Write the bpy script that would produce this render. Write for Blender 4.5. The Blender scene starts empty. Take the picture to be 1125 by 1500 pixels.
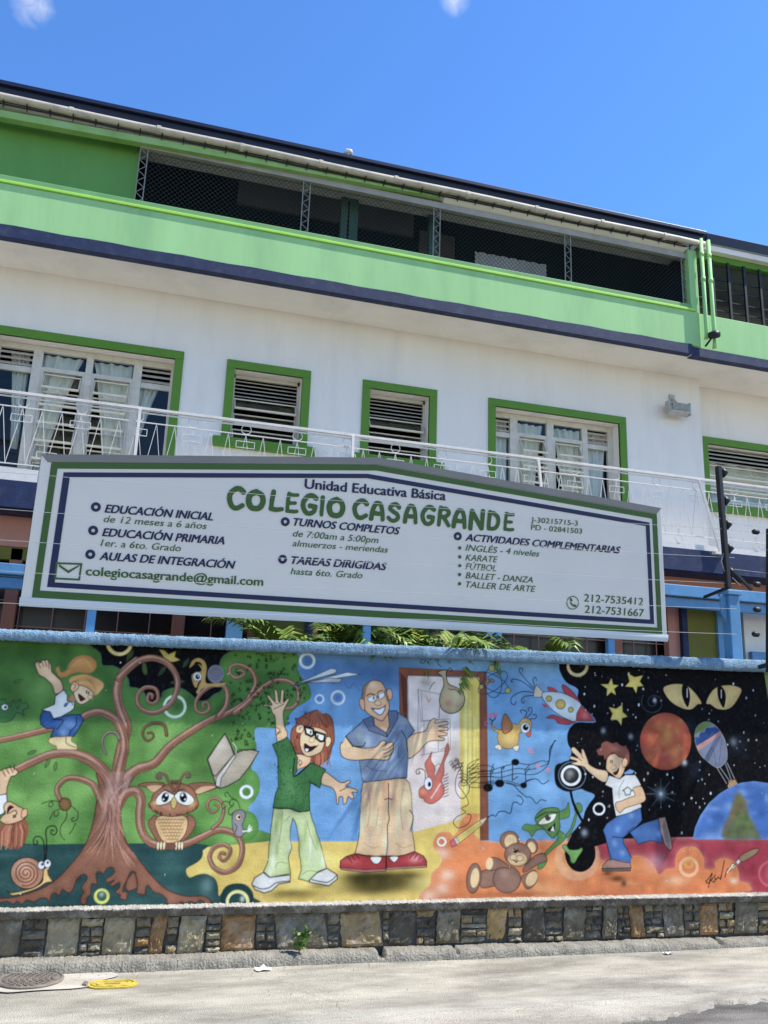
import bpy, bmesh, math, random
import numpy as np
from mathutils import Vector, Matrix
random.seed(7); rng = np.random.default_rng(11)
scene = bpy.context.scene
COL = scene.collection
# ------------------------------------------------------------------ camera
D = 6.4
CAM = np.array([0.0, -D, 1.6])
FPX, CX, CY = 1250.0, 562.5, 750.0
R = np.array([[0.96002899, -0.09951894, 0.26161101],
              [-0.27785613, -0.22608455, 0.93363898],
              [0.03376856, 0.96901071, 0.24469967]])      # columns: camera right, up, forward
cam = bpy.data.objects.new("camera", bpy.data.cameras.new("camera"))
COL.objects.link(cam); scene.camera = cam
cam.data.sensor_fit = 'HORIZONTAL'; cam.data.sensor_width = 36.0; cam.data.lens = 40.0
cam.data.clip_end = 2000.0; cam.data.clip_start = 0.05
cam.matrix_world = Matrix(((R[0,0], R[0,1], -R[0,2], CAM[0]), (R[1,0], R[1,1], -R[1,2], CAM[1]),
                           (R[2,0], R[2,1], -R[2,2], CAM[2]), (0, 0, 0, 1)))
# ------------------------------------------------------------------ light
SUN = Vector((0.53, -0.17, 0.84)).normalized()
ELEV = math.asin(SUN.z); AZ = math.atan2(SUN.x, SUN.y)
world = bpy.data.worlds.new("World"); scene.world = world; world.use_nodes = True
wn, wl = world.node_tree.nodes, world.node_tree.links
wn.clear()
w_out = wn.new('ShaderNodeOutputWorld'); w_bg = wn.new('ShaderNodeBackground')
w_sky = wn.new('ShaderNodeTexSky'); w_sky.sky_type = 'NISHITA'; w_sky.sun_disc = False
w_sky.sun_elevation = ELEV; w_sky.sun_rotation = AZ
w_sky.air_density = 1.0; w_sky.dust_density = 0.25; w_sky.ozone_density = 2.4; w_sky.altitude = 900
w_bg.inputs["Strength"].default_value = 0.135
# thin clouds: noise on the direction vector, only where two soft patches allow it
w_tc = wn.new('ShaderNodeTexCoord')
def w_patch(px, py, r):
    v = R @ np.array([(px - CX) / FPX, -(py - CY) / FPX, 1.0]); v /= np.linalg.norm(v)
    d = wn.new('ShaderNodeVectorMath'); d.operation = 'DISTANCE'; d.inputs[1].default_value = tuple(v)
    wl.new(w_tc.outputs['Generated'], d.inputs[0])
    m = wn.new('ShaderNodeMapRange'); m.inputs['From Min'].default_value = r; m.inputs['From Max'].default_value = r * 0.15
    wl.new(d.outputs['Value'], m.inputs['Value']); return m.outputs[0]
pa, pb = w_patch(48, 6, 0.030), w_patch(666, -3, 0.024)
mx = wn.new('ShaderNodeMath'); mx.operation = 'MAXIMUM'; wl.new(pa, mx.inputs[0]); wl.new(pb, mx.inputs[1])
nz = wn.new('ShaderNodeTexNoise'); nz.inputs['Scale'].default_value = 42; nz.inputs['Distortion'].default_value = 0.7; nz.inputs['Detail'].default_value = 7; nz.inputs['Roughness'].default_value = 0.62
wl.new(w_tc.outputs['Generated'], nz.inputs['Vector'])
ml = wn.new('ShaderNodeMath'); ml.operation = 'MULTIPLY'; wl.new(mx.outputs[0], ml.inputs[0]); wl.new(nz.outputs[0], ml.inputs[1])
mr = wn.new('ShaderNodeMapRange'); mr.inputs['From Min'].default_value = 0.16; mr.inputs['From Max'].default_value = 0.75; mr.inputs['To Max'].default_value = 0.55
wl.new(ml.outputs[0], mr.inputs['Value'])
cm = wn.new('ShaderNodeMixRGB'); cm.inputs['Color2'].default_value = (6, 6, 6.2, 1)
wl.new(mr.outputs[0], cm.inputs['Fac']); wt = wn.new('ShaderNodeMixRGB'); wt.blend_type = 'MULTIPLY'; wt.inputs['Fac'].default_value = 1.0; 
w_geo = wn.new('ShaderNodeSeparateXYZ'); wl.new(w_tc.outputs['Generated'], w_geo.inputs[0])
w_h = wn.new('ShaderNodeMapRange'); w_h.interpolation_type = 'SMOOTHSTEP'; w_h.inputs['From Min'].default_value = 0.02; w_h.inputs['From Max'].default_value = 0.5; wl.new(w_geo.outputs['Z'], w_h.inputs['Value'])
w_hz = wn.new('ShaderNodeMixRGB'); w_hz.inputs['Color1'].default_value = (1.42, 1.29, 1.12, 1); w_hz.inputs['Color2'].default_value = (0.66, 1.06, 1.50, 1)   # pale haze low down, brightened to add warm fill light; clear blue above
wl.new(w_h.outputs[0], w_hz.inputs['Fac']); wl.new(w_hz.outputs[0], wt.inputs['Color2'])
wl.new(w_sky.outputs[0], wt.inputs['Color1']); wl.new(wt.outputs[0], cm.inputs['Color1'])
wl.new(cm.outputs[0], w_bg.inputs['Color']); wl.new(w_bg.outputs[0], w_out.inputs['Surface'])
sun = bpy.data.objects.new("sun", bpy.data.lights.new("sun", 'SUN')); COL.objects.link(sun)
sun.data.energy = 5.0; sun.data.angle = math.radians(0.55); sun.data.color = (1.0, 0.955, 0.88)
sun.rotation_euler = (-SUN).to_track_quat('-Z', 'Y').to_euler()
sun.location = (8, -6, 20)
vs = scene.view_settings; vs.view_transform = 'Standard'; vs.look = 'None'; vs.gamma = 1.0; vs.use_curve_mapping = False
vs.exposure = 0.60
# ------------------------------------------------------------------ helpers
def ray(px, py): return R @ np.array([(px - CX) / FPX, -(py - CY) / FPX, 1.0])
def P(px, py, Y):                     # the point of the plane y = Y that the photo shows at a pixel
    d = ray(px, py); return Vector(CAM + d * (Y - CAM[1]) / d[1])
def G(px, py, z=0.0):                 # the point at height z that the photo shows at a pixel
    d = ray(px, py); return Vector(CAM + d * (z - CAM[2]) / d[2])
def lin(c):
    c = np.asarray(c, float) / 255.0
    return np.where(c <= 0.04045, c / 12.92, ((c + 0.055) / 1.055) ** 2.4)
MATS = {}
WARM = np.array([1.02, 1.0, 0.94])
def mat(name, rgb, rough=0.7, var=0.12, scale=6.0, bump=0.0, bscale=60.0, metal=0.0, dirt=None, dirt_amt=0.0, dirt_scale=2.0, streak=False, spec=0.4):
    if name in MATS: return MATS[name]
    m = bpy.data.materials.new(name); m.use_nodes = True; MATS[name] = m
    nt = m.node_tree; n, l = nt.nodes, nt.links; b = n['Principled BSDF']
    b.inputs['Roughness'].default_value = rough; b.inputs['Metallic'].default_value = metal
    b.inputs['Specular IOR Level'].default_value = spec
    tc = n.new('ShaderNodeTexCoord')
    mp = n.new('ShaderNodeMapping'); l.new(tc.outputs['Object'], mp.inputs['Vector'])
    if streak: mp.inputs['Scale'].default_value = (1.0, 1.0, 0.18)
    t = n.new('ShaderNodeTexNoise'); t.inputs['Scale'].default_value = scale; t.inputs['Detail'].default_value = 8; t.inputs['Roughness'].default_value = 0.6
    l.new(mp.outputs[0], t.inputs['Vector'])
    cr = n.new('ShaderNodeValToRGB'); e = cr.color_ramp.elements
    e[0].position, e[1].position = 0.25, 0.75
    c = np.array(rgb, float) * WARM
    e[0].color = (*np.clip(c * (1 - var), 0, 1), 1); e[1].color = (*np.clip(c * (1 + var), 0, 1), 1)
    l.new(t.outputs[0], cr.inputs[0]); out = cr.outputs[0]
    if dirt is not None:
        t2 = n.new('ShaderNodeTexNoise'); t2.inputs['Scale'].default_value = dirt_scale; t2.inputs['Detail'].default_value = 10; t2.inputs['Roughness'].default_value = 0.7
        l.new(mp.outputs[0], t2.inputs['Vector'])
        r2 = n.new('ShaderNodeMapRange'); r2.inputs['From Min'].default_value = 0.5; r2.inputs['From Max'].default_value = 0.72; r2.inputs['To Max'].default_value = dirt_amt
        l.new(t2.outputs[0], r2.inputs['Value'])
        mm = n.new('ShaderNodeMixRGB'); mm.inputs['Color2'].default_value = (*dirt, 1)
        l.new(r2.outputs[0], mm.inputs['Fac']); l.new(out, mm.inputs['Color1']); out = mm.outputs[0]
    l.new(out, b.inputs['Base Color'])
    if bump:
        t3 = n.new('ShaderNodeTexNoise'); t3.inputs['Scale'].default_value = bscale; t3.inputs['Detail'].default_value = 6
        l.new(tc.outputs['Object'], t3.inputs['Vector'])
        bp = n.new('ShaderNodeBump'); bp.inputs['Strength'].default_value = bump; bp.inputs['Distance'].default_value = 0.02
        l.new(t3.outputs[0], bp.inputs['Height']); l.new(bp.outputs[0], b.inputs['Normal'])
    return m
def glass_mat(name, tint=(0.75, 0.85, 0.85), refl=0.5):
    if name in MATS: return MATS[name]
    m = bpy.data.materials.new(name); m.use_nodes = True; MATS[name] = m
    n, l = m.node_tree.nodes, m.node_tree.links; n.clear()
    o = n.new('ShaderNodeOutputMaterial'); mixn = n.new('ShaderNodeMixShader'); tr = n.new('ShaderNodeBsdfTransparent'); gl = n.new('ShaderNodeBsdfGlossy')
    lw = n.new('ShaderNodeLayerWeight'); lw.inputs['Blend'].default_value = 0.5; pw = n.new('ShaderNodeMath'); pw.operation = 'POWER'; pw.inputs[1].default_value = 3.0
    fr = n.new('ShaderNodeMath'); fr.operation = 'MULTIPLY_ADD'; fr.inputs[1].default_value = 0.45; fr.inputs[2].default_value = refl * 0.15
    l.new(lw.outputs['Facing'], pw.inputs[0]); l.new(pw.outputs[0], fr.inputs[0])
    tz = n.new('ShaderNodeTexNoise'); tz.inputs['Scale'].default_value = 3.0
    bp = n.new('ShaderNodeBump'); bp.inputs['Strength'].default_value = 0.04; l.new(tz.outputs[0], bp.inputs['Height']); l.new(bp.outputs[0], gl.inputs['Normal'])
    tr.inputs['Color'].default_value = (*tint, 1); gl.inputs['Roughness'].default_value = 0.04
    l.new(fr.outputs[0], mixn.inputs[0]); l.new(tr.outputs[0], mixn.inputs[1]); l.new(gl.outputs[0], mixn.inputs[2]); l.new(mixn.outputs[0], o.inputs['Surface'])
    return m
class MB:
    def __init__(s): s.v = []; s.f = []; s.mi = []; s.cur = 0
    def add(s, vs, fs):
        o = len(s.v); s.v += [tuple(v) for v in vs]; s.f += [tuple(i + o for i in f) for f in fs]; s.mi += [s.cur] * len(fs); return s
    def box(s, x0, x1, y0, y1, z0, z1):
        return s.hexa([(x0,y0,z0),(x1,y0,z0),(x1,y1,z0),(x0,y1,z0),(x0,y0,z1),(x1,y0,z1),(x1,y1,z1),(x0,y1,z1)])
    def hexa(s, v): return s.add(v, [(0,3,2,1),(4,5,6,7),(0,1,5,4),(1,2,6,5),(2,3,7,6),(3,0,4,7)])
    def bar(s, a, b, w, h=None, up=(0, 0, 1)):
        h = h or w; a, b = Vector(a), Vector(b); d = (b - a).normalized(); u = Vector(up)
        if abs(d.dot(u)) > 0.98: u = Vector((0, 1, 0))
        r = d.cross(u).normalized() * w / 2; u = r.cross(d).normalized() * h / 2
        return s.add([a-r-u, a+r-u, a+r+u, a-r+u, b-r-u, b+r-u, b+r+u, b-r+u], [(0,3,2,1),(4,5,6,7),(0,1,5,4),(1,2,6,5),(2,3,7,6),(3,0,4,7)])
    def tube(s, pts, r, n=8, closed=False):
        pts = [Vector(p) for p in pts]; N = len(pts); rs = r if hasattr(r, '__len__') else [r] * N
        vs = []; 
        ref = Vector((0.13, 0.37, 0.92))
        for i, p in enumerate(pts):
            a = pts[(i - 1) % N] if (closed or i > 0) else p; b = pts[(i + 1) % N] if (closed or i < N - 1) else p
            d = (b - a).normalized(); u = ref if abs(d.dot(ref)) < 0.95 else Vector((1, 0, 0))
            x = d.cross(u).normalized(); y = d.cross(x)
            for k in range(n):
                t = 2 * math.pi * k / n; vs.append(p + (x * math.cos(t) + y * math.sin(t)) * rs[i])
        fs = []
        for i in range(N if closed else N - 1):
            j = (i + 1) % N
            for k in range(n): fs.append((i*n+k, i*n+(k+1)%n, j*n+(k+1)%n, j*n+k))
        if not closed: fs += [tuple(range(n))[::-1], tuple((N-1)*n + k for k in range(n))]
        return s.add(vs, fs)
    def disc(s, c, r, h, n=24, ry=None):
        ry = ry or r; c = Vector(c)
        vs = [c + Vector((r*math.cos(2*math.pi*k/n), ry*math.sin(2*math.pi*k/n), z)) for z in (0, h) for k in range(n)]
        return s.add(vs, [tuple(range(n))[::-1], tuple(range(n, 2*n))] + [(k, (k+1)%n, n+(k+1)%n, n+k) for k in range(n)])
    def prism(s, pts, y0, y1):          # outline in x,z pushed through y
        n = len(pts); vs = [(x, y, z) for y in (y0, y1) for x, z in pts]
        return s.add(vs, [tuple(range(n)), tuple(range(n, 2*n))[::-1]] + [(k, n+k, n+(k+1)%n, (k+1)%n) for k in range(n)])
    def build(s, name, mats, parent=None, smooth=False, bevel=0.0):
        me = bpy.data.meshes.new(name); me.from_pydata(s.v, [], s.f); 
        bm = bmesh.new(); bm.from_mesh(me); bmesh.ops.recalc_face_normals(bm, faces=bm.faces); bm.to_mesh(me); bm.free()
        if not isinstance(mats, (list, tuple)): mats = [mats]
        for m in mats: me.materials.append(m)
        if len(mats) > 1: me.polygons.foreach_set('material_index', s.mi)
        if smooth: me.polygons.foreach_set('use_smooth', [True] * len(me.polygons))
        o = bpy.data.objects.new(name, me); COL.objects.link(o)
        if bevel:
            bv = o.modifiers.new('bevel', 'BEVEL'); bv.width = bevel; bv.segments = 2; bv.limit_method = 'ANGLE'
        if parent is not None: adopt(o, parent)
        return o
def world_loc(o):
    v = Vector(o.location)
    while o.parent: o = o.parent; v += o.location
    return v
def adopt(o, parent):                  # mesh data are in world metres; keep them in place under the parent
    o.parent = parent; o.location = -world_loc(parent)
def thing(name, label, cat, loc=(0, 0, 0), group=None):
    o = bpy.data.objects.new(name, None); COL.objects.link(o); o.location = loc; o.empty_display_size = 0.2
    o['label'] = label; o['category'] = cat
    if group: o['group'] = group
    return o
def tag(o, label, cat, group=None):
    o['label'] = label; o['category'] = cat
    if group: o['group'] = group
    return o
def struct(o): o['kind'] = 'structure'; return o
def copy_tree(root, loc):
    r = root.copy(); COL.objects.link(r); r.location = loc
    for ch in list(root.children):
        c = ch.copy(); COL.objects.link(c); c.parent = r
        for g in list(ch.children):
            d = g.copy(); COL.objects.link(d); d.parent = c
    return r
# ------------------------------------------------------------------ materials
white_paint = mat('white facade paint', (0.80, 0.775, 0.74), 0.75, 0.05, 1.5, 0.15, 40, dirt=(0.42, 0.40, 0.36), dirt_amt=0.25, dirt_scale=1.6, streak=True)
soffit_paint = mat('cream soffit paint', (0.84, 0.80, 0.745), 0.8, 0.06, 2.0, 0.1, 40, dirt=(0.45, 0.4, 0.33), dirt_amt=0.3, dirt_scale=1.2)
green_wall = mat('light green wall paint', (0.33, 0.60, 0.27), 0.75, 0.10, 2.2, 0.05, 50, dirt=(0.22, 0.44, 0.19), dirt_amt=0.55, dirt_scale=1.8, streak=True)
green_shaded = mat('shaded sill green', (0.15, 0.33, 0.14), 0.7, 0.15, 3.0)  # wall green darkened: the shade on the sill band is in the colour
green_sunlit = mat('sunlit moulding green', (0.36, 0.68, 0.10), 0.65, 0.08, 3.0)  # wall green brightened: the moulding's sun catch-light is in the colour
green_dark = mat('mid green wall paint', (0.115, 0.29, 0.06), 0.55, 0.15, 2.0, 0.1, 40, streak=True)
green_trim = mat('window trim green', (0.095, 0.235, 0.02), 0.6, 0.08, 5.0)
navy = mat('navy band paint', (0.011, 0.022, 0.075), 0.65, 0.3, 7.0, 0.2, 60, dirt=(0.06, 0.07, 0.11), dirt_amt=0.7, dirt_scale=5)
roof_navy = mat('navy roof metal', (0.010, 0.016, 0.045), 0.4, 0.2, 4.0)
cream_metal = mat('cream painted window metal', (0.60, 0.57, 0.50), 0.5, 0.1, 8.0, dirt=(0.3, 0.27, 0.22), dirt_amt=0.4, dirt_scale=9)
ivory_edge = mat('ivory louvre edge', (0.72, 0.66, 0.50), 0.5, 0.1, 12.0)
white_metal = mat('white painted steel', (0.70, 0.67, 0.65), 0.45, 0.07, 9.0, dirt=(0.45, 0.3, 0.2), dirt_amt=0.35, dirt_scale=12)
pipe_cream = mat('weathered cream pipe', (0.50, 0.45, 0.37), 0.6, 0.15, 4.0, dirt=(0.2, 0.17, 0.13), dirt_amt=0.6, dirt_scale=5)
grey_metal = mat('galvanised steel', (0.42, 0.42, 0.40), 0.45, 0.2, 14.0, metal=0.4)
dark_metal = mat('black steel', (0.012, 0.013, 0.016), 0.5, 0.3, 9.0)
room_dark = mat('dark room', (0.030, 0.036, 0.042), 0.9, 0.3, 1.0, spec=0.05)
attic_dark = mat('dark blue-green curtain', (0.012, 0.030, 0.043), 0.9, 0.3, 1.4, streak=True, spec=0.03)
attic_light = mat('pale inner wall', (0.2, 0.215, 0.215), 0.8, 0.1, 1.4)
fabric_grey = mat('pale grey sheet', (0.36, 0.38, 0.40), 0.8, 0.15, 3.0, streak=True)
curtain_mat = mat('pale curtain cloth', (0.84, 0.79, 0.72), 0.85, 0.2, 9.0, streak=True)
glass = glass_mat('window glass', (.88,.92,.92), .16)
glass_louver = glass_mat('louvre glass', (0.9, .95, .95), 0.36)
blue_paint = mat('sky blue steel paint', (0.10, 0.27, 0.50), 0.45, 0.12, 5.0, dirt=(0.05, 0.13, 0.25), dirt_amt=0.5, dirt_scale=6)
salmon = mat('salmon wall paint', (0.56, 0.25, 0.19), 0.75, 0.1, 3.0)
olive = mat('olive wall paint', (0.16, 0.15, 0.02), 0.7, 0.15, 3.0)
brown_frame = mat('brick brown frame paint', (0.32, 0.125, 0.08), 0.6, 0.15, 6.0)
# ------------------------------------------------------------------ ground
GZ = 0.015
def grid_sheet(name, x0, x1, y0, y1, nx, ny, zf, m):
    xs, ys = np.linspace(x0, x1, nx), np.linspace(y0, y1, ny)
    mb = MB(); mb.v = [(x, y, zf(x, y)) for y in ys for x in xs]
    mb.f = [(j*nx+i, j*nx+i+1, (j+1)*nx+i+1, (j+1)*nx+i) for j in range(ny-1) for i in range(nx-1)]
    mb.mi = [0] * len(mb.f)
    return struct(mb.build(name, m, smooth=True))
def ground_mat(name, base, light, dark, fleck, bump, scale):
    m = bpy.data.materials.new(name); m.use_nodes = True; nt = m.node_tree; n, l = nt.nodes, nt.links; b = n['Principled BSDF']
    b.inputs['Roughness'].default_value = 0.9; b.inputs['Specular IOR Level'].default_value = 0.2
    tc = n.new('ShaderNodeTexCoord'); mp = n.new('ShaderNodeMapping'); mp.inputs['Scale'].default_value = (0.45, 1.3, 1); mp.inputs['Rotation'].default_value = (0, 0, 0.12)
    l.new(tc.outputs['Object'], mp.inputs['Vector'])
    a = n.new('ShaderNodeTexNoise'); a.inputs['Scale'].default_value = scale; a.inputs['Detail'].default_value = 9; a.inputs['Roughness'].default_value = 0.65; l.new(mp.outputs[0], a.inputs['Vector'])
    cr = n.new('ShaderNodeValToRGB'); e = cr.color_ramp.elements; e[0].position = 0.36; e[1].position = 0.64
    wm_ = np.array([1.04, 1.0, .92]); base, light, dark = [tuple(np.array(q) * wm_) for q in (base, light, dark)]
    e[0].color = (*dark, 1); e[1].color = (*light, 1); k = cr.color_ramp.elements.new(0.5); k.color = (*base, 1)
    l.new(a.outputs[0], cr.inputs[0])
    f = n.new('ShaderNodeTexNoise'); f.inputs['Scale'].default_value = 130; f.inputs['Detail'].default_value = 4; l.new(tc.outputs['Object'], f.inputs['Vector'])
    fr = n.new('ShaderNodeMapRange'); fr.inputs['From Min'].default_value = 0.35; fr.inputs['From Max'].default_value = 0.65; fr.inputs['To Min'].default_value = 1 - fleck; fr.inputs['To Max'].default_value = 1 + fleck
    l.new(f.outputs[0], fr.inputs['Value'])
    mu = n.new('ShaderNodeMixRGB'); mu.blend_type = 'MULTIPLY'; mu.inputs['Fac'].default_value = 1; l.new(cr.outputs[0], mu.inputs['Color1']); l.new(fr.outputs[0], mu.inputs['Color2'])
    # stains
    s = n.new('ShaderNodeTexNoise'); s.inputs['Scale'].default_value = 1.1; s.inputs['Detail'].default_value = 10; s.inputs['Roughness'].default_value = 0.75; l.new(mp.outputs[0], s.inputs['Vector'])
    sr = n.new('ShaderNodeMapRange'); sr.inputs['From Min'].default_value = 0.50; sr.inputs['From Max'].default_value = 0.70; sr.inputs['To Max'].default_value = 0.55; l.new(s.outputs[0], sr.inputs['Value'])
    mm = n.new('ShaderNodeMixRGB'); mm.inputs['Color2'].default_value = (*[c * 0.55 for c in dark], 1); l.new(sr.outputs[0], mm.inputs['Fac']); l.new(mu.outputs[0], mm.inputs['Color1'])
    l.new(mm.outputs[0], b.inputs['Base Color'])
    bp = n.new('ShaderNodeBump'); bp.inputs['Strength'].default_value = bump; bp.inputs['Distance'].default_value = 0.03
    l.new(f.outputs[0], bp.inputs['Height']); l.new(bp.outputs[0], b.inputs['Normal']); return m
pave_mat = ground_mat('worn concrete pavement', (0.355, 0.34, 0.30), (0.455, 0.435, 0.385), (0.235, 0.226, 0.20), 0.2, 0.55, 2.6)
gutter_mat = ground_mat('pale concrete gutter', (0.38, 0.36, 0.32), (0.48, 0.46, 0.41), (0.25, 0.235, 0.21), 0.25, 0.6, 2.5)
asphalt_mat = ground_mat('worn grey asphalt', (0.22, 0.212, 0.2), (0.31, 0.30, 0.28), (0.13, 0.125, 0.12), 0.45, 1.0, 4.0)
soil_mat = ground_mat('garden ground', (0.22, 0.20, 0.16), (0.3, 0.28, 0.24), (0.12, 0.10, 0.08), 0.2, 0.5, 2.0)
def ripple(x, y): return 0.004 * math.sin(1.7 * x + 0.6 * y) + 0.003 * math.sin(3.9 * x - 2.3 * y + 1)
def edge_y(x): return -1.19 + 0.042 * (x - 2.4)          # line where the pavement slab stops
def skew_sheet(name, x0, x1, ya, yb, nx, ny, zf, m):
    mb = MB(); mb.v = []
    for j in range(ny):
        for i in range(nx):
            x = x0 + (x1 - x0) * i / (nx - 1); t = max(j - 1, 0) / (ny - 2); y = ya(x) * (1 - t) + yb(x) * t
            mb.v.append((x, y - (.025 if j == 0 else 0), -.05 if j == 0 else zf(x, y)))    # the near edge runs down into the ground
    mb.f = [(j*nx+i, j*nx+i+1, (j+1)*nx+i+1, (j+1)*nx+i) for j in range(ny-1) for i in range(nx-1)]; mb.mi = [0] * len(mb.f)
    return struct(mb.build(name, m, smooth=True))
grid_sheet('ground', -400, 400, -400, 600, 3, 3, lambda x, y: -0.12, soil_mat)
skew_sheet('pavement', -14, 18, edge_y, lambda x: 0.0, 160, 12, lambda x, y: GZ + 0.5 * ripple(x, y), pave_mat)
def rag(x): return 0.03 * math.sin(7.1 * x) + 0.02 * math.sin(17 * x + 1) + 0.04 * math.sin(2.3 * x) + 0.012 * math.sin(41 * x) + 0.009 * math.sin(73 * x + 2)
skew_sheet('gutter_strip', -14, 18, lambda x: min(-1.585 + 0.225 * (x - 2.7), edge_y(x) - .06) + rag(x), lambda x: edge_y(x) - 0.003, 1400, 10, lambda x, y: GZ - 0.003 - 0.050 * max(0, edge_y(x) - y) + 0.6 * ripple(x * 2, y), gutter_mat)
grid_sheet('road', -40, 44, -34, -1.0, 60, 40, lambda x, y: -0.016 + 0.2 * ripple(x, y), asphalt_mat)
grid_sheet('garden_ground', -14, 18, 0.3, 3.5, 20, 6, lambda x, y: 0.02, soil_mat)
# ------------------------------------------------------------------ school building
FX0, FX1 = -9.0, 14.0
FY, PY = 3.72, 3.0
sb = thing('school_building', 'three storey school with white facade, green trimmed windows and light green top parapet', 'building', (2.5, 3.72, 0))
def part(mb, name, m, parent=sb, **k): return mb.build(name, m, parent, **k)
def wall_holes(mb, x0, x1, z0, z1, y, th, holes):
    xs = sorted({x0, x1, *[h[0] for h in holes], *[h[1] for h in holes]}); zs = sorted({z0, z1, *[h[2] for h in holes], *[h[3] for h in holes]})
    for i in range(len(xs) - 1):
        for j in range(len(zs) - 1):
            a, b, c, d = xs[i], xs[i+1], zs[j], zs[j+1]
            if any(h[0] <= a and b <= h[1] and h[2] <= c and d <= h[3] for h in holes): continue
            mb.add([(a,y,c),(b,y,c),(b,y,d),(a,y,d)], [(0,1,2,3)])
    for a, b, c, d in holes:
        mb.add([(a,y,c),(b,y,c),(b,y,d),(a,y,d),(a,y+th,c),(b,y+th,c),(b,y+th,d),(a,y+th,d)], [(0,1,5,4),(1,2,6,5),(2,3,7,6),(3,0,4,7)])
SLAB = 4.06; SOF = 6.785
W1 = (-1.93, 0.09, 4.32, 5.92); W2 = (0.83, 1.69, 4.98, 5.91); W3 = (2.59, 3.41, 4.98, 5.90); W4 = (4.36, 6.26, 4.32, 5.90)
mb = MB(); wall_holes(mb, FX0, 7.63, SLAB, SOF, FY, 0.27, [W1, W2, W3, W4])
mb.add([(7.63,FY,SLAB),(7.63,3.95,SLAB),(7.63,3.95,SOF),(7.63,FY,SOF)], [(0,1,2,3)])
W5 = (7.88, 9.3, 4.95, 5.88)
wall_holes(mb, 7.63, FX1, SLAB, SOF, 3.95, 0.18, [W5])
part(mb, 'facade_wall', white_paint)
# rooms behind the first floor windows
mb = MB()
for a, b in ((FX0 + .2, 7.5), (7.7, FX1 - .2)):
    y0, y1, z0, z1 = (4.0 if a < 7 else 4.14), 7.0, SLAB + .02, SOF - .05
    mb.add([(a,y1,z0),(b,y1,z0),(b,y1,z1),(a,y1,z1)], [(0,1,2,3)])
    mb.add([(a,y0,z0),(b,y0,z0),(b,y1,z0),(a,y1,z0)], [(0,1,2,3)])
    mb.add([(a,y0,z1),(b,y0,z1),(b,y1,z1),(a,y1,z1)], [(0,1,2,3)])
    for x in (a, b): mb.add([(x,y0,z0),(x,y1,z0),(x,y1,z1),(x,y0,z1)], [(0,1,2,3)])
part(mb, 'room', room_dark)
# balcony slab, its white kerb and navy edge
mb = MB(); mb.box(FX0, FX1, 3.0, 3.72, 3.99, 4.06); mb.box(FX0, FX1, 3.72, 4.2, 3.99, 4.05); part(mb, 'balcony_slab', white_metal)
mb = MB(); mb.box(FX0, FX1, 2.985, 3.05, 3.70, 3.988); part(mb, 'navy_band', navy)
mb = MB(); mb.box(FX0, FX1, 3.051, 3.62, 3.69, 3.986); part(mb, 'balcony_soffit', navy)
# overhanging top floor
mb = MB(); mb.add([(FX0,3.02,SOF),(FX1,3.02,SOF),(FX1,4.1,SOF),(FX0,4.1,SOF)], [(0,3,2,1)]); part(mb, 'soffit', soffit_paint)
mb = MB(); mb.box(FX0, 7.16, PY, PY + .16, 6.92, 7.443); part(mb, 'parapet', green_wall, bevel=.008)
mb = MB(); mb.box(7.19, FX1, PY + .05, PY + .2, 6.90, 7.46); mb.box(7.05, 7.19, PY + .02, PY + .2, 6.91, 8.44); part(mb, 'parapet', green_wall, bevel=.008)
mb = MB()
n = 60
for i in range(n):                        # slightly wavering painted edge
    a, b = FX0 + (7.0 - FX0) * i / n, FX0 + (7.0 - FX0) * (i + 1) / n
    w0, w1 = 0.006 * math.sin(i * 1.9), 0.006 * math.sin((i + 1) * 1.9)
    mb.hexa([(a,PY-.012,SOF-.004),(b,PY-.012,SOF-.004),(b,PY+.1,SOF-.004),(a,PY+.1,SOF-.004),(a,PY-.012,6.925+w0),(b,PY-.012,6.925+w1),(b,PY+.1,6.925+w1),(a,PY+.1,6.925+w0)])
part(mb, 'navy_band', navy)
mb = MB(); mb.box(7.02, FX1, PY + .02, PY + .14, SOF - .01, 6.905); part(mb, 'navy_band', navy)
mb = MB(); mb.box(FX0, 7.10, PY - .02, PY + .1, 7.443, 7.482); part(mb, 'sill_moulding', green_sunlit, bevel=.008); part(MB().box(FX0, 7.06, PY + .012, PY + .13, 7.40, 7.56), 'sill', green_shaded, bevel=.01)
# attic screens
mb = MB(); mb.box(FX0, -.575, 3.22, 3.34, 7.3, 8.5); part(mb, 'infill_wall', green_dark)
mb = MB(); mb.hexa([(FX0,3.0,8.10),(3.30,3.0,8.435),(3.30,3.1,8.435),(FX0,3.1,8.10),(FX0,3.0,8.20),(3.30,3.0,8.525),(3.30,3.1,8.525),(FX0,3.1,8.20)]); part(mb, 'fascia_beam', mat('pale green beam paint', (0.27, 0.46, 0.15), 0.65, 0.2, 3.0, dirt=(0.36, 0.40, 0.28), dirt_amt=0.6, dirt_scale=3), bevel=.006)
mb = MB(); mb.box(FX0, 7.04, 3.02, 3.5, 8.44, 8.50); part(mb, 'eave_soffit', white_paint)
mb = MB(); mb.box(-.57, 7.1, 3.07, 3.17, 8.315, 8.40); part(mb, 'screen_rail', mat('grey rolled screen', (.33,.33,.32), .7, .15, 5))
mb = MB(); mb.hexa([(3.32,3.0,8.44),(7.02,3.0,8.44),(7.02,3.2,8.36),(3.32,3.2,8.36),(3.32,3.0,8.47),(7.02,3.0,8.47),(7.02,3.2,8.39),(3.32,3.2,8.39)]); part(mb, 'eave_board', white_paint)
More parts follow.
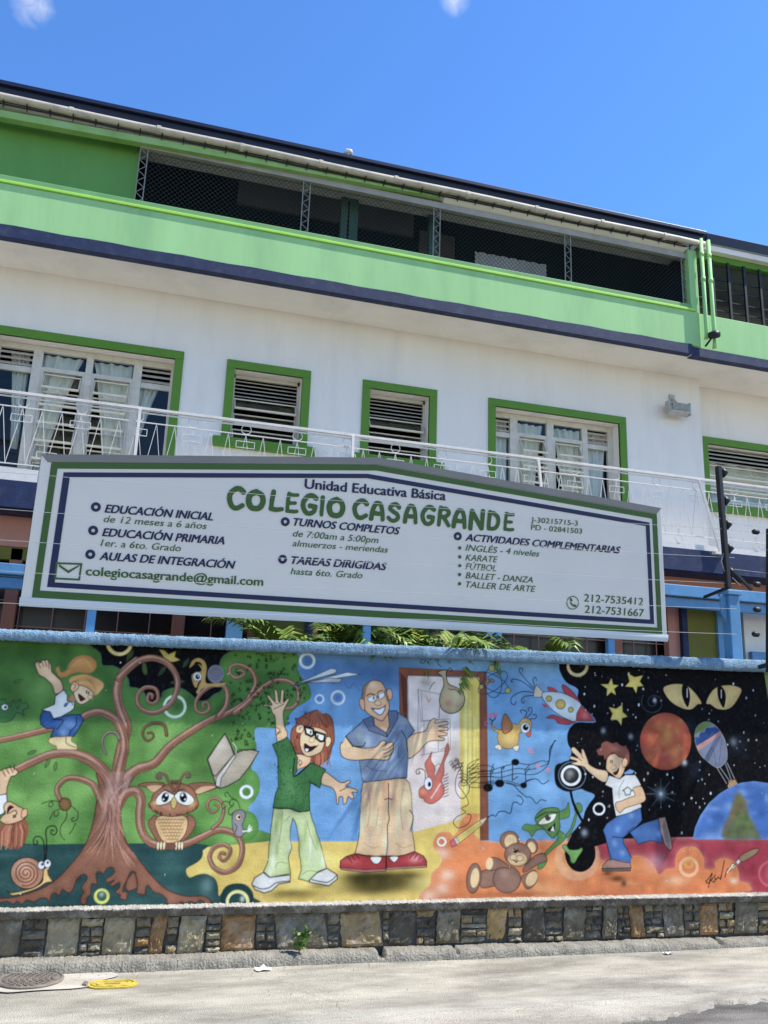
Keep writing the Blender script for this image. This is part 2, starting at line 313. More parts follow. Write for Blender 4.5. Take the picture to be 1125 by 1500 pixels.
mb = MB(); mb.hexa([(FX0,2.97,8.575),(7.30,2.97,8.575),(7.30,5.2,9.45),(FX0,5.2,9.45),(FX0,2.95,8.70),(7.30,2.95,8.70),(7.30,5.2,9.56),(FX0,5.2,9.56)]); rf = part(mb, 'roof', roof_navy, bevel=.006)
mb = MB()
for k in range(90):
    x = FX0 + .1 + k * .18
    if x < 7.2: mb.box(x, x + .022, 2.944, 2.953, 8.585, 8.69)
mb = MB(); mb.box(FX0, 7.30, 2.90, 2.949, 8.655, 8.705); mb.build('roof_edge_flashing', roof_navy, rf, bevel=.005)
mb = MB(); mb.hexa([(7.36,3.0,8.60),(FX1,3.0,8.60),(FX1,5.2,9.5),(7.36,5.2,9.5),(7.36,2.97,8.74),(FX1,2.97,8.74),(FX1,5.2,9.62),(7.36,5.2,9.62)]); part(mb, 'roof', roof_navy, bevel=.006)
mb = MB(); mb.box(7.30, FX1, 3.03, 4.2, 8.50, 8.585); part(mb, 'eave_soffit', soffit_paint)
mb = MB(); mb.box(7.20, FX1, 3.12, 3.2, 8.40, 8.498); part(mb, 'fascia_beam', green_trim)
# gutter pipe with brackets
mb = MB(); mb.tube([(x, 2.955, 8.515 + .006 * math.sin(x * 2.1)) for x in np.linspace(FX0, 7.28, 40)], .047, 10); gp = part(mb, 'gutter_pipe', pipe_cream, smooth=True)
mb = MB()
for k in range(64):
    x = FX0 + .25 + k * .255
    if x < 7.2: mb.box(x, x + .012, 2.92, 3.0, 8.455, 8.463); mb.box(x, x + .010, 2.985, 2.999, 8.415, 8.57)
mb.build('bracket', dark_metal, gp)
mb = MB()
for k in range(17):
    x = FX0 + .6 + k * 1.0
    if x < 7.2: mb.tube([(x, 2.955, 8.515), (x + .05, 2.955, 8.515)], .054, 10)
mb.build('pipe_coupling', pipe_cream, gp)
mb = MB(); mb.tube([(x, 2.985, 8.452 + .004 * math.sin(x * 3.3)) for x in np.linspace(FX0, 7.0, 120)], .012, 6); mb.build('shadow_gap_cable', dark_metal, gp)  # dark cable that also draws in the shadow gap beneath the pipe
# downpipes at the joint of the two roofs
for x, zb in ((7.21, 7.02), (7.335, 6.90)):
    mb = MB(); mb.tube([(x, 2.93, 8.58), (x, 2.93, zb + .08), (x + .01, 2.96, zb)], .028, 12)
    dp = part(mb, 'downpipe', green_wall, smooth=True)
    mb = MB(); mb.tube([(x, 2.93, 7.9), (x, 2.93, 7.97)], .034, 12); mb.tube([(x, 2.93, 8.3), (x, 2.93, 8.36)], .034, 12); mb.build('pipe_coupling', green_wall, dp, smooth=True)
# lattice posts of the screen
for x in (-.52, 1.49, 3.25, 5.17, 7.03):
    mb = MB(); y = 3.10
    for dx in (-.045, .045): mb.bar((x+dx, y, 7.5), (x+dx, y, 8.44), .012)
    k = 0; z = 7.49
    while z < 8.38:
        s = 1 if k % 2 else -1; mb.bar((x - .045*s, y, z), (x + .045*s, y, z + .075), .007); z += .075; k += 1
    part(mb, 'lattice_post', mat('pale painted steel', (0.22, 0.23, 0.21), 0.5, 0.15, 12, dirt=(.25, .22, .17), dirt_amt=.5, dirt_scale=14))
# chain-link mesh: two families of wires at 45 degrees
mb = MB(); x0, x1, z0, z1, y = -.50, 7.05, 7.475, 8.37, 3.13
pitch = .064
for k in range(-16, int((x1 - x0) / pitch) + 16):
    for s in (1, -1):
        a = x0 + k * pitch; 
        t0, t1 = 0.0, z1 - z0
        xa, xb = a + s * t0, a + s * t1
        pts = [(xa, z0), (xb, z1)]
        # clip to x0..x1
        lo, hi = 0.0, 1.0
        dx = xb - xa
        for lim, sg in ((x0, 1), (x1, -1)):
            va, vb = (xa - lim) * sg, (xb - lim) * sg
            if va < 0 and vb < 0: hi = -1
            elif va < 0: lo = max(lo, va / (va - vb))
            elif vb < 0: hi = min(hi, va / (va - vb))
        if hi <= lo: continue
        p = (xa + dx * lo, y + .002 * s, z0 + (z1 - z0) * lo); q = (xa + dx * hi, y + .002 * s, z0 + (z1 - z0) * hi)
        mb.bar(p, q, .0036)
part(mb, 'chain_link_screen', mat('chain link wire', (0.05, 0.056, 0.058), 0.7, 0.1, 5, spec=.1))
# attic room behind the screen
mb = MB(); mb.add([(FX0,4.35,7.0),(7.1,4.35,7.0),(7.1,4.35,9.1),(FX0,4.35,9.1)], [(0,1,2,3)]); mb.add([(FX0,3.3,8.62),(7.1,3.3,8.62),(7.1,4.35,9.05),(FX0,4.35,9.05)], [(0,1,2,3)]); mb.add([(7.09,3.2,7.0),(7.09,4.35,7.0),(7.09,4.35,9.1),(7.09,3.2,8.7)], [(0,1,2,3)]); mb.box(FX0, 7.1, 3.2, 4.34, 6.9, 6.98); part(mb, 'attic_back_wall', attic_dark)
mb = MB(); mb.box(.72, 3.3, 4.30, 4.345, 8.62, 9.0); mb.box(3.4, 3.95, 4.30, 4.345, 8.3, 8.75); part(mb, 'attic_header', attic_light)
mb = MB()
for px, w, mm in ((503, .09, 0), (517, .12, 1), (634, .12, 0)):
    p = P(px, 330, 3.45); mb.box(p.x - w/2, p.x + w/2, 3.42, 3.5, 7.3, 8.8)
part(mb, 'attic_column', mat('dark green column paint', (0.04, 0.10, 0.08), .6, .2, 5), bevel=.006)
a, b = P(696, 380, 3.6), P(800, 380, 3.6); mb = MB()
nx = 40
for i in range(nx):
    xa, xb = a.x + (b.x - a.x) * i / nx, a.x + (b.x - a.x) * (i + 1) / nx
    ya, yb = 3.6 + .012 * math.sin(i * 1.1), 3.6 + .012 * math.sin((i + 1) * 1.1)
    mb.hexa([(xa,ya,7.2),(xb,yb,7.2),(xb,yb+.01,7.2),(xa,ya+.01,7.2),(xa,ya,8.12),(xb,yb,8.12),(xb,yb+.01,8.12),(xa,ya+.01,8.12)])
part(mb, 'hanging_sheet', fabric_grey)
# barred window of the right hand roof
mb = MB(); mb.add([(7.2,4.3,7.3),(FX1,4.3,7.3),(FX1,4.3,8.5),(7.2,4.3,8.5)], [(0,1,2,3)]); mb.add([(7.2,3.3,8.45),(FX1,3.3,8.45),(FX1,4.3,8.45),(7.2,4.3,8.45)], [(0,1,2,3)]); part(mb, 'attic_back_wall', mat('grey inner wall', (.16, .165, .17), .8, .2, 1.3))
mb = MB()
for k in range(14): mb.bar((7.52 + k*.275, 3.12, 7.46), (7.52 + k*.275, 3.12, 8.41), .035)
for z in (7.62, 7.78, 7.95, 8.12): mb.bar((7.25, 3.14, z), (FX1, 3.14, z), .014)
part(mb, 'window_bars', dark_metal)
# ------------------------------------------------------------------ windows
def surround(mb, o, y, w=.105, sill=False):
    a, b, c, d = o; p = y - .022; q = y + .03
    mb.box(a - w, b + w, p, q, d, d + w); z0 = c
    mb.box(a - w, a, p, q, z0, d - .0005); mb.box(b, b + w, p, q, z0, d - .0005)
    if sill: mb.box(a - w - .1, b + w + .1, p - .05, q, c - .12, c - .002)
def louvers(win, x0, x1, z0, z1, y, step=.2, tilt=.10, depth=.17):
    gl, ed, st = MB(), MB(), MB(); z = z1 - .03
    while z > z0 + .04:
        zt, zb = z, z - depth; yo = y - tilt
        gl.hexa([(x0+.02,y,zt),(x1-.02,y,zt),(x1-.02,y+.006,zt),(x0+.02,y+.006,zt),(x0+.02,yo,zb),(x1-.02,yo,zb),(x1-.02,yo+.006,zb),(x0+.02,yo+.006,zb)][::1])
        ed.box(x0 + .01, x1 - .01, yo - .014, yo + .012, zb - .026, zb)
        ed.box(x0 + .01, x1 - .01, y - .008, y + .010, zt, zt + .016)
        for x in (x0 + .005, x1 - .02): st.bar((x + .008, y, zt), (x + .008, yo, zb), .014, .02)
        z -= step
    st.box(x0 - .004, x0 + .012, y + .015, y + .03, z0, z1); st.box(x1 - .012, x1 + .004, y + .015, y + .03, z0, z1)
    gl.build('louver_glass', glass_louver, win); ed.build('louver_slats', ivory_edge, win); st.build('louver_arms', cream_metal, win)
def vents(mb, x0, x1, z0, z1, y, n):
    for k in range(n):
        z = z0 + (z1 - z0) * (k + .5) / n; h = (z1 - z0) / n
        mb.hexa([(x0,y-.03,z-h*.42),(x1,y-.03,z-h*.42),(x1,y-.024,z-h*.46),(x0,y-.024,z-h*.46),(x0,y+.03,z+h*.3),(x1,y+.03,z+h*.3),(x1,y+.036,z+h*.26),(x0,y+.036,z+h*.26)])
def curtain(win, pts, z0, z1, y, tie=None):
    # pts: x at the top left/right, x at the bottom left/right
    (a, b), (c, d) = pts; nx, nz = 36, 14; mb = MB(); mb.v = []
    for j in range(nz + 1):
        t = j / nz; s = t ** 0.8
        xl, xr = a + (c - a) * s, b + (d - b) * s
        for i in range(nx + 1):
            u = i / nx; mb.v.append((xl + (xr - xl) * u, y + .022 * math.sin(u * 26 + .6 * math.sin(3 * t)) + .01 * math.sin(u * 11), z1 + (z0 - z1) * t))
    w = nx + 1
    mb.f = [(j*w+i, j*w+i+1, (j+1)*w+i+1, (j+1)*w+i) for j in range(nz) for i in range(nx)]; mb.mi = [0] * len(mb.f)
    mb.build('curtain', curtain_mat, win, smooth=True)
def big_window(o, y, label, tied):
    a, b, c, d = o; W = b - a; mb = MB(); surround(mb, o, y); win = part(mb, 'window', green_trim, bevel=.004); win['label'] = label
    ys = y + .205; fr = MB(); m = lambda u: a + W * u
    cols = [(.008, .19), (.245, .49), (.53, .765), (.815, .985)] if tied else [(.01, .155), (.215, .45), (.505, .74), (.785, .955)]
    edges = [a] + [x for q in cols for x in (m(q[0]), m(q[1]))] + [b]
    for k in range(0, len(edges), 2): fr.box(edges[k], edges[k+1], ys - .035, ys + .03, c, d - .001)
    fr.box(a, b, ys - .03, ys + .028, d - .075, d - .002)
    gl = MB(); vt = MB(); L = []
    for k, (u0, u1) in enumerate(cols):
        x0, x1 = m(u0), m(u1)
        if k in (0, 3):
            fr.box(x0, x1, ys - .025, ys + .02, d - .36, d - .29); vents(vt, x0, x1, d - .285, d - .08, ys, 3)
            fr.box(x0, x1, ys - .015, ys + .015, c, c + .06)
            gl.box(x0, x1, ys, ys + .005, c + .06, d - .36)
        else:
            fr.box(x0, x1, ys - .03, ys + .02, d - .32, d - .265); gl.box(x0, x1, ys, ys + .005, d - .265, d - .075); L.append((x0, x1, c, d - .33))
            fr.box(x0, x0 + .03, ys - .028, ys + .018, c, d - .32); fr.box(x1 - .03, x1, ys - .028, ys + .018, c, d - .32)
    fr.build('sash', cream_metal, win, bevel=.003); gl.build('pane', glass, win); vt.build('vent_slats', cream_metal, win)
    for x0, x1, z0, z1 in L: louvers(win, x0 + .03, x1 - .03, z0, z1, ys - .01, .222, .10, .17)
    yc = y + .262
    if tied:
        curtain(win, ((m(.06), m(.17)), (m(.13), m(.17))), c + .3, d - .1, yc)
        curtain(win, ((m(.22), m(.47)), (m(.21), m(.30))), c, d - .08, yc)
        curtain(win, ((m(.53), m(.77)), (m(.66), m(.76))), c, d - .08, yc)
        curtain(win, ((m(.80), m(.93)), (m(.79), m(.83))), c + .5, d - .3, yc)
    else:
        curtain(win, ((m(.0), m(.15)), (m(.0), m(.15))), c, d - .1, yc)
        curtain(win, ((m(.2), m(.44)), (m(.2), m(.34))), c, d - .1, yc)
        curtain(win, ((m(.52), m(.75)), (m(.63), m(.75))), c, d - .1, yc)
        curtain(win, ((m(.78), m(.97)), (m(.78), m(.9))), c, d - .1, yc)
big_window(W1, FY, 'wide first floor window at the left end with tied back curtains', True)
big_window(W4, FY, 'wide first floor window with straight grey curtains', False)
def small_window(o, y, label):
    a, b, c, d = o; mb = MB(); surround(mb, o, y, sill=True); win = part(mb, 'window', green_trim, bevel=.004); win['label'] = label
    ys = y + .20; fr = MB(); fr.box(a, a + .03, ys - .02, ys + .02, c, d - .001); fr.box(b - .03, b, ys - .02, ys + .02, c, d - .001); fr.box(a, b, ys - .02, ys + .02, d - .05, d - .001)
    fr.build('sash', cream_metal, win); v = MB(); vents(v, a + .03, b - .03, d - .31, d - .06, ys - .01, 5); v.build('vent_slats', cream_metal, win)
    louvers(win, a + .03, b - .03, c, d - .31, ys - .01, .205, .09, .13)
small_window(W2, FY, 'narrow louvred window left of the gable of the sign')
small_window(W3, FY, 'narrow louvred window right of the gable of the sign')
# right hand louvred window, partly out of the picture
mb = MB(); surround(mb, W5, 3.95, sill=True); win = part(mb, 'window', green_trim); win['label'] = 'long louvred window with grey striped blind at the right end'
a, b, c, d = W5; fr = MB(); fr.box(a, a + .03, 4.05, 4.1, c, d); fr.build('sash', cream_metal, win); v = MB(); vents(v, a + .03, b, d - .26, d - .01, 4.06, 4); v.build('vent_slats', cream_metal, win)
louvers(win, a + .03, b - .03, c, d - .27, 4.06, .2, .06, .16); curtain(win, ((a, b), (a, b)), c, d - .2, 4.2)
# ------------------------------------------------------------------ balcony railing (a part of the building)
rl = MB(); ZR = 4.955
rl.box(FX0, FX1, 2.975, 3.025, ZR - .008, ZR + .022)
rl.box(FX0, FX1, 2.992, 3.008, ZR - .045, ZR - .03)
rl.box(FX0, FX1, 2.994, 3.006, 4.80, 4.812); rl.box(FX0, FX1, 2.994, 3.006, 4.165, 4.177)
rail = part(rl, 'balcony_railing', white_metal, bevel=.002)
def ringpts(cx, cz, r, n=18): return [(cx + r * math.cos(2*math.pi*k/n), 3.0, cz + r * math.sin(2*math.pi*k/n)) for k in range(n)]
zz = MB(); per = .5985; x = -.84 - per * 12
apx = per / 3
for k in range(36):
    x0 = x + k * per
    if x0 > FX1 - 1: break
    for j in range(3):
        xa = x0 + j * apx
        zz.bar((xa, 3.0, 4.80), (xa - apx/2, 3.0, 4.175), .0060); zz.bar((xa + .002, 3.003, 4.80), (xa + apx/2, 3.003, 4.175), .0060)
    fig = MB(); fig.tube(ringpts(x0, 4.868, .056), .0052, 6, closed=True)
    def rect(cx, cz, w, h):
        for p, q in (((-w,-h),(w,-h)),((w,-h),(w,h)),((w,h),(-w,h)),((-w,h),(-w,-h))): fig.bar((cx+p[0], 2.995, cz+p[1]), (cx+q[0], 2.995, cz+q[1]), .0066)
    rect(x0, 4.685, .105, .038)
    xi = x0 + per / 2; fig.tube(ringpts(xi, 4.115, .05), .0052, 6, closed=True); rect(xi, 4.295, .10, .036)
    if -3 < x0 < 9: fig.build('stick_figure', white_metal, rail)
zz.build('zigzag_bars', white_metal, rail)
for xt, xb in ((-.235, -.235), (2.21, 2.22), (4.62, 4.70), (6.97, 7.21)):
    mb = MB(); mb.bar((xt, 2.965, ZR - .01), (xb, 2.93, 3.97), .032, .032); mb.box(xb - .1, xb + .06, 2.90, 2.98, 3.94, 3.975); mb.build('post', white_metal, rail)
# ------------------------------------------------------------------ ground floor seen between wall and sign
GY = 3.45
def band(name, x0, x1, z0, z1, m, y=GY, th=.1): return part(MB().box(x0, x1, y, y + th, z0, z1), name, m)
band('salmon_band', FX0, FX1, 3.36, 3.72, salmon, 3.40); band('olive_band', FX0, 1.0, 3.22, 3.358, olive, 3.42)
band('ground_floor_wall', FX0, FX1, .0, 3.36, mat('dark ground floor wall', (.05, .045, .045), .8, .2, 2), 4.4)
g = MB()
for x in np.arange(-5.0, 11, .34): g.bar((x, 3.5, .8), (x, 3.5, 3.3), .012)
for z in np.arange(.9, 3.3, .27): g.bar((-6, 3.51, z), (11, 3.51, z), .012)
part(g, 'window_grille', mat('pinkish grille paint', (.36, .17, .13), .6, .15, 8))
gb = MB()
gb.add([(FX0,3.62,.3),(FX1,3.62,.3),(FX1,3.62,3.35),(FX0,3.62,3.35)], [(0,1,2,3)]); part(gb, 'dark_glazing', mat('dark brown glazing', (.022, .014, .012), .25, .3, 2))
for px, py, w, nm, m, y in ((12, 900, .13, 'frame_post', brown_frame, 3.42), (262, 905, .14, 'frame_post', brown_frame, 3.42), (372, 912, .12, 'frame_post', brown_frame, 3.42), (904, 945, .16, 'frame_post', brown_frame, 3.42), (988, 930, .18, 'frame_post', salmon, 3.40)):
    p = P(px, py, y); part(MB().box(p.x - w/2, p.x + w/2, y, y + .12, .2, 3.35), nm, m, bevel=.008)
def span(pxa, pxb, py, y, nm, m, z0, z1, th=.1):
    a, b = P(pxa, py, y), P(pxb, py, y); return part(MB().box(a.x, b.x, y, y + th, z0, z1), nm, m)
span(332, 356, 915, 3.1, 'blue_post', blue_paint, .1, 3.2)
span(712, 735, 940, 3.1, 'blue_post', blue_paint, .1, 3.2)
span(379, 391, 915, 3.36, 'dark_jamb', navy, .1, 3.35); span(391, 448, 915, 3.38, 'olive_panel', olive, .1, 3.35); span(448, 459, 915, 3.36, 'dark_jamb', navy, .1, 3.35); span(459, 466, 915, 3.37, 'salmon_jamb', salmon, .1, 3.35)
span(1000, 1008, 925, 3.33, 'dark_jamb', navy, .1, 3.35); span(1008, 1052, 925, 3.34, 'olive_panel', olive, .1, 3.35); span(1052, 1078, 925, 3.30, 'blue_panel', blue_paint, .1, 3.35)
span(1090, 1180, 925, 3.36, 'beige_panel', soffit_paint, .1, 3.35)
a, b = P(1098, 925, 3.3), P(1150, 925, 3.3); mb = MB(); mb.box(a.x, b.x, 3.28, 3.35, .3, 2.75); part(mb, 'blue_shutter', blue_paint, bevel=.01)
# the blue canopy beam in front of the ground floor
mb = MB(); mb.box(FX0, 1.9, 2.62, 2.72, 2.80, 2.91); mb.box(FX0, 1.9, 2.56, 2.74, 2.93, 3.04); mb.box(FX0, 1.9, 2.60, 2.72, 2.912, 2.928); part(mb, 'canopy_beam', blue_paint, bevel=.008)
mb = MB(); mb.box(4.9, FX1, 2.92, 2.98, 3.20, 3.32); mb.box(4.9, FX1, 2.86, 2.98, 3.335, 3.48); part(mb, 'canopy_beam', blue_paint, bevel=.008)
# flood light on the facade, camera by the downpipes, vent on the roof
fl = thing('flood_light', 'small grey flood light fixed to the white facade right of the windows', 'light fixture', (7.14, 3.7, 6.25))
mb = MB(); mb.hexa([(6.98,3.50,6.13),(7.30,3.50,6.13),(7.30,3.60,6.09),(6.98,3.60,6.09),(6.98,3.52,6.27),(7.30,3.52,6.27),(7.30,3.66,6.29),(6.98,3.66,6.29)]); mb.build('housing', grey_metal, fl, bevel=.01)
mb = MB(); mb.box(7.0, 7.28, 3.492, 3.499, 6.15, 6.25); mb.build('lens', mat('lamp lens', (.30, .31, .25), .25, .25, 30), fl)
mb = MB(); mb.bar((7.14, 3.6, 6.28), (7.14, 3.70, 6.40), .05, .02); mb.box(7.10, 7.18, 3.69, 3.718, 6.36, 6.46); mb.box(6.96, 6.978, 3.52, 3.62, 6.10, 6.29); mb.box(7.302, 7.32, 3.52, 3.62, 6.10, 6.29); mb.build('bracket', grey_metal, fl)
sc_ = thing('security_spotlight', 'small black spotlight below the green downpipes', 'light fixture', (7.26, 2.9, 7.0))
mb = MB(); mb.tube([(7.20, 2.87, 7.03), (7.27, 2.84, 7.05), (7.33, 2.82, 7.06)], [.045, .06, .05], 10); mb.build('lamp_head', dark_metal, sc_, smooth=True)
mb = MB(); mb.tube([(7.24, 2.88, 7.0), (7.22, 2.93, 6.95), (7.22, 2.985, 6.93)], .016, 6); mb.build('arm', dark_metal, sc_)
p = P(509, 240, 2.99)
rv = thing('roof_vent', 'little white vent cap standing on the edge of the navy roof', 'vent', (p.x, 2.99, 8.71))
mb = MB(); mb.tube([(p.x, 2.99, 8.70), (p.x, 2.99, 8.79)], .024, 8); mb.build('stem', grey_metal, rv)
mb = MB(); mb.tube([(p.x - .045, 2.99, 8.775), (p.x - .01, 2.99, 8.815), (p.x + .03, 2.99, 8.815), (p.x + .05, 2.99, 8.78)], [.02, .034, .034, .02], 10); mb.build('cap', white_metal, rv, smooth=True)
# hairline cracks and old joints in the pavement
mb = MB(); rc = np.random.default_rng(14)
def crack(x, y, dx, dy, n, w):
    q = [(x, y)]
    for k in range(n): x += dx + rc.normal(0, abs(dy)*.5 + .008); y += dy + rc.normal(0, abs(dx)*.45 + .008); q.append((x, y))
    for (a, b), (c_, d) in zip(q, q[1:]):
        L = math.hypot(c_-a, d-b) + 1e-6; nx, ny = -(d-b)/L*w, (c_-a)/L*w
        mb.add([(a-nx, b-ny, GZ + .0075), (c_-nx, d-ny, GZ + .0075), (c_+nx, d+ny, GZ + .0075), (a+nx, b+ny, GZ + .0075)], [(0,1,2,3)])
for args in ((.9,-.2,.02,-.045,22,.0008),(2.9,-.2,.03,-.04,23,.0007),(1.6,-.75,.05,.006,30,.0006),(3.6,-.6,.045,-.012,26,.0006),(-.2,-.62,.045,-.012,20,.0006)): crack(*args)
struct(mb.build('pavement_cracks', mat('dirt in cracks', (.07,.062,.05), .95)))

mb = MB(); rl_ = np.random.default_rng(33)
for k in range(420):
    x = rl_.uniform(-1.5, 6.0); y = -.17 - abs(rl_.normal(0, .09)) if k % 3 else rl_.uniform(-1.6, -.2); s = rl_.uniform(.003, .009); a = rl_.uniform(0, 6.28); z = GZ + .008
    u = Vector((math.cos(a), math.sin(a), 0))*s; v = Vector((-math.sin(a), math.cos(a), 0))*s*.5; q = Vector((x, y, z)); mb.add([q - u, q + v*.9, q + u + Vector((0,0,.004)), q - v], [(0,1,2,3)])
gr_ = mb.build('grit', mat('dry grit', (.12,.10,.075), .9, .5, 40)); gr_['kind'] = 'stuff'; gr_['label'] = 'fine grit and dry leaf crumbs along the foot of the kerb'
# ------------------------------------------------------------------ paint engine: colours on a fine vertex grid lying on a wall plane
def wpt(pts):                           # photo pixels -> metres on the plane y = 0
    pts = np.asarray(pts, float).reshape(-1, 2)
    v = np.stack([(pts[:,0]-CX)/FPX, -(pts[:,1]-CY)/FPX, np.ones(len(pts))], 1) @ R.T
    t = -CAM[1] / v[:,1]; return np.stack([CAM[0] + v[:,0]*t, CAM[2] + v[:,2]*t], 1)
def smooth_pts(p, closed=True, k=5):
    p = np.asarray(p, float); n = len(p); out = []
    for i in range(n if closed else n - 1):
        if closed: a, b, c, d = p[(i-1)%n], p[i], p[(i+1)%n], p[(i+2)%n]
        else: a, b, c, d = p[max(i-1,0)], p[i], p[i+1], p[min(i+2,n-1)]
        for j in range(k):
            t = j / k; out.append(.5*((2*b) + (c-a)*t + (2*a-5*b+4*c-d)*t*t + (3*b-a-3*c+d)*t**3))
    if not closed: out.append(p[-1])
    return np.array(out)
class Paint:
    def __init__(s, x0, x1, z0, z1, h):
        s.x0, s.z0, s.h = x0, z0, h; s.W = int((x1-x0)/h) + 1; s.H = int((z1-z0)/h) + 1
        s.col = np.zeros((s.H, s.W, 3)); s.id = np.zeros((s.H, s.W), np.int16); s.cov = np.zeros((s.H, s.W)); s.cur = 0; s.last = None
    def win(s, p, pad):
        a, b = p.min(0) - pad, p.max(0) + pad
        i0, i1 = max(int((a[0]-s.x0)/s.h), 0), min(int((b[0]-s.x0)/s.h) + 2, s.W); j0, j1 = max(int((a[1]-s.z0)/s.h), 0), min(int((b[1]-s.z0)/s.h) + 2, s.H)
        if i1 <= i0 or j1 <= j0: return None
        X, Z = np.meshgrid(s.x0 + s.h*np.arange(i0, i1), s.z0 + s.h*np.arange(j0, j1)); return (slice(j0, j1), slice(i0, i1)), X, Z
    def sdf(s, p, X, Z):                # negative inside
        d = np.full(X.shape, 1e9); ins = np.zeros(X.shape, bool); n = len(p)
        for i in range(n):
            ax, az = p[i]; bx, bz = p[(i+1)%n]; ex, ez = bx-ax, bz-az; L = ex*ex + ez*ez
            if L < 1e-14: continue
            t = np.clip(((X-ax)*ex + (Z-az)*ez)/L, 0, 1); d = np.minimum(d, (X-ax-t*ex)**2 + (Z-az-t*ez)**2)
            if az != bz: ins ^= ((az > Z) != (bz > Z)) & (X < (bx-ax)*(Z-az)/(bz-az) + ax)
        d = np.sqrt(d); return np.where(ins, -d, d)
    def blend(s, w, a, c, claim=True):
        c = np.asarray(c, float); a3 = a[..., None]; s.col[w] = s.col[w]*(1-a3) + c*a3; s.cov[w] = np.maximum(s.cov[w], a)
        if claim: ii = s.id[w]; ii[a > .5] = s.cur; s.id[w] = ii
    def fill(s, p, c, out=None, ow=.008, rim=0, rimw=.03, rimc=None, soft=0, claim=True, grad=None, alpha=1.0):
        pad = max(.02, ow + soft*2); r = s.win(p, pad)
        if r is None: return
        w, X, Z = r; d = s.sdf(p, X, Z); a = np.clip(.5 - d/max(s.h, soft), 0, 1) * alpha; cc = np.broadcast_to(np.asarray(c, float), X.shape + (3,)).copy()
        if grad is not None:
            c2, z_lo, z_hi = grad; t = np.clip((Z - z_lo)/(z_hi - z_lo), 0, 1)[..., None]; cc = np.asarray(c2)*(1-t) + cc*t
        if rim:
            t = (rim*np.exp(-np.maximum(-d, 0)/rimw))[..., None]; cc = cc*(1-t) + (np.asarray(rimc) if rimc is not None else cc*.25)*t
        s.blend(w, a, cc, claim); s.last = (w, X, Z, d)
        if out is not None: s.blend(w, np.clip(.5 - (np.abs(d) - ow/2)/s.h, 0, 1), out, claim)
    def line(s, p, c, w0=.008, w1=None, claim=True, alpha=1.0, rim=None, clip=None):
        w1 = w0 if w1 is None else w1; p = np.asarray(p); r = s.win(p, max(w0, w1) + .01)
        if r is None: return
        w, X, Z = r; best = np.full(X.shape, 1e9); n = len(p) - 1; seg = np.concatenate([[0], np.cumsum(np.hypot(*np.diff(p, axis=0).T))]); seg /= max(seg[-1], 1e-9)
        for i in range(n):
            ax, az = p[i]; ex, ez = p[i+1] - p[i]; L = ex*ex + ez*ez + 1e-14; t = np.clip(((X-ax)*ex + (Z-az)*ez)/L, 0, 1)
            rad = .5*(w0 + (w1-w0)*(seg[i] + (seg[i+1]-seg[i])*t)); best = np.minimum(best, np.sqrt((X-ax-t*ex)**2 + (Z-az-t*ez)**2) - rad)
        a = np.clip(.5 - best/s.h, 0, 1)*alpha
        if clip is not None:
            m = np.zeros((s.H, s.W)); m[clip[0]] = clip[3] < 0; a = a*m[w]
        if rim is not None:
            rc, rw = rim; s.blend(w, np.clip(.5 - (best - rw)/s.h, 0, 1)*alpha, rc, claim)
        s.blend(w, a, c, claim); return best, w
    def blob(s, cx, cz, rx, rz, c, alpha=.6, clip=False, rot=0):
        p = np.array([[cx-rx*2, cz-rz*2], [cx+rx*2, cz+rz*2]]); r = s.win(p, max(rx, rz))
        if r is None: return
        w, X, Z = r; ca, sa = math.cos(rot), math.sin(rot); u = ((X-cx)*ca + (Z-cz)*sa)/rx; v = (-(X-cx)*sa + (Z-cz)*ca)/rz
        a = alpha*np.exp(-(u*u + v*v)*1.2)
        if clip and s.last is not None:
            m = np.zeros((s.H, s.W)); m[s.last[0]] = s.last[3] < 0; a = a*m[w]
        s.blend(w, a, c, False)
def quads_from(mask, pa, y, name, m, parent, colors=None, X_of=None):
    # mask: per-cell booleans on the paint grid
    jj, ii = np.nonzero(mask); W = pa.W
    a = jj*W + ii; q = np.stack([a, a+1, a+W+1, a+W], 1); used, inv = np.unique(q, return_inverse=True); q = inv.reshape(-1, 4)
    vx = pa.x0 + pa.h*(used % W); vz = pa.z0 + pa.h*(used // W); vy = np.full(len(used), y)
    me = bpy.data.meshes.new(name); me.vertices.add(len(used)); me.vertices.foreach_set('co', np.stack([vx, vy, vz], 1).astype(np.float32).ravel())
    me.loops.add(len(q)*4); me.loops.foreach_set('vertex_index', q.astype(np.int32).ravel())
    me.polygons.add(len(q)); me.polygons.foreach_set('loop_start', np.arange(0, len(q)*4, 4, dtype=np.int32))
    try: me.polygons.foreach_set('loop_total', np.full(len(q), 4, np.int32))
    except Exception: pass
    me.update(calc_edges=True)
    if colors is not None:
        at = me.color_attributes.new('paint', 'FLOAT_COLOR', 'POINT'); c = colors.reshape(-1, 3)[used]
        at.data.foreach_set('color', np.concatenate([c, np.ones((len(c), 1))], 1).astype(np.float32).ravel())
    me.materials.append(m); o = bpy.data.objects.new(name, me); COL.objects.link(o)
    if parent is not None: adopt(o, parent)
    return o
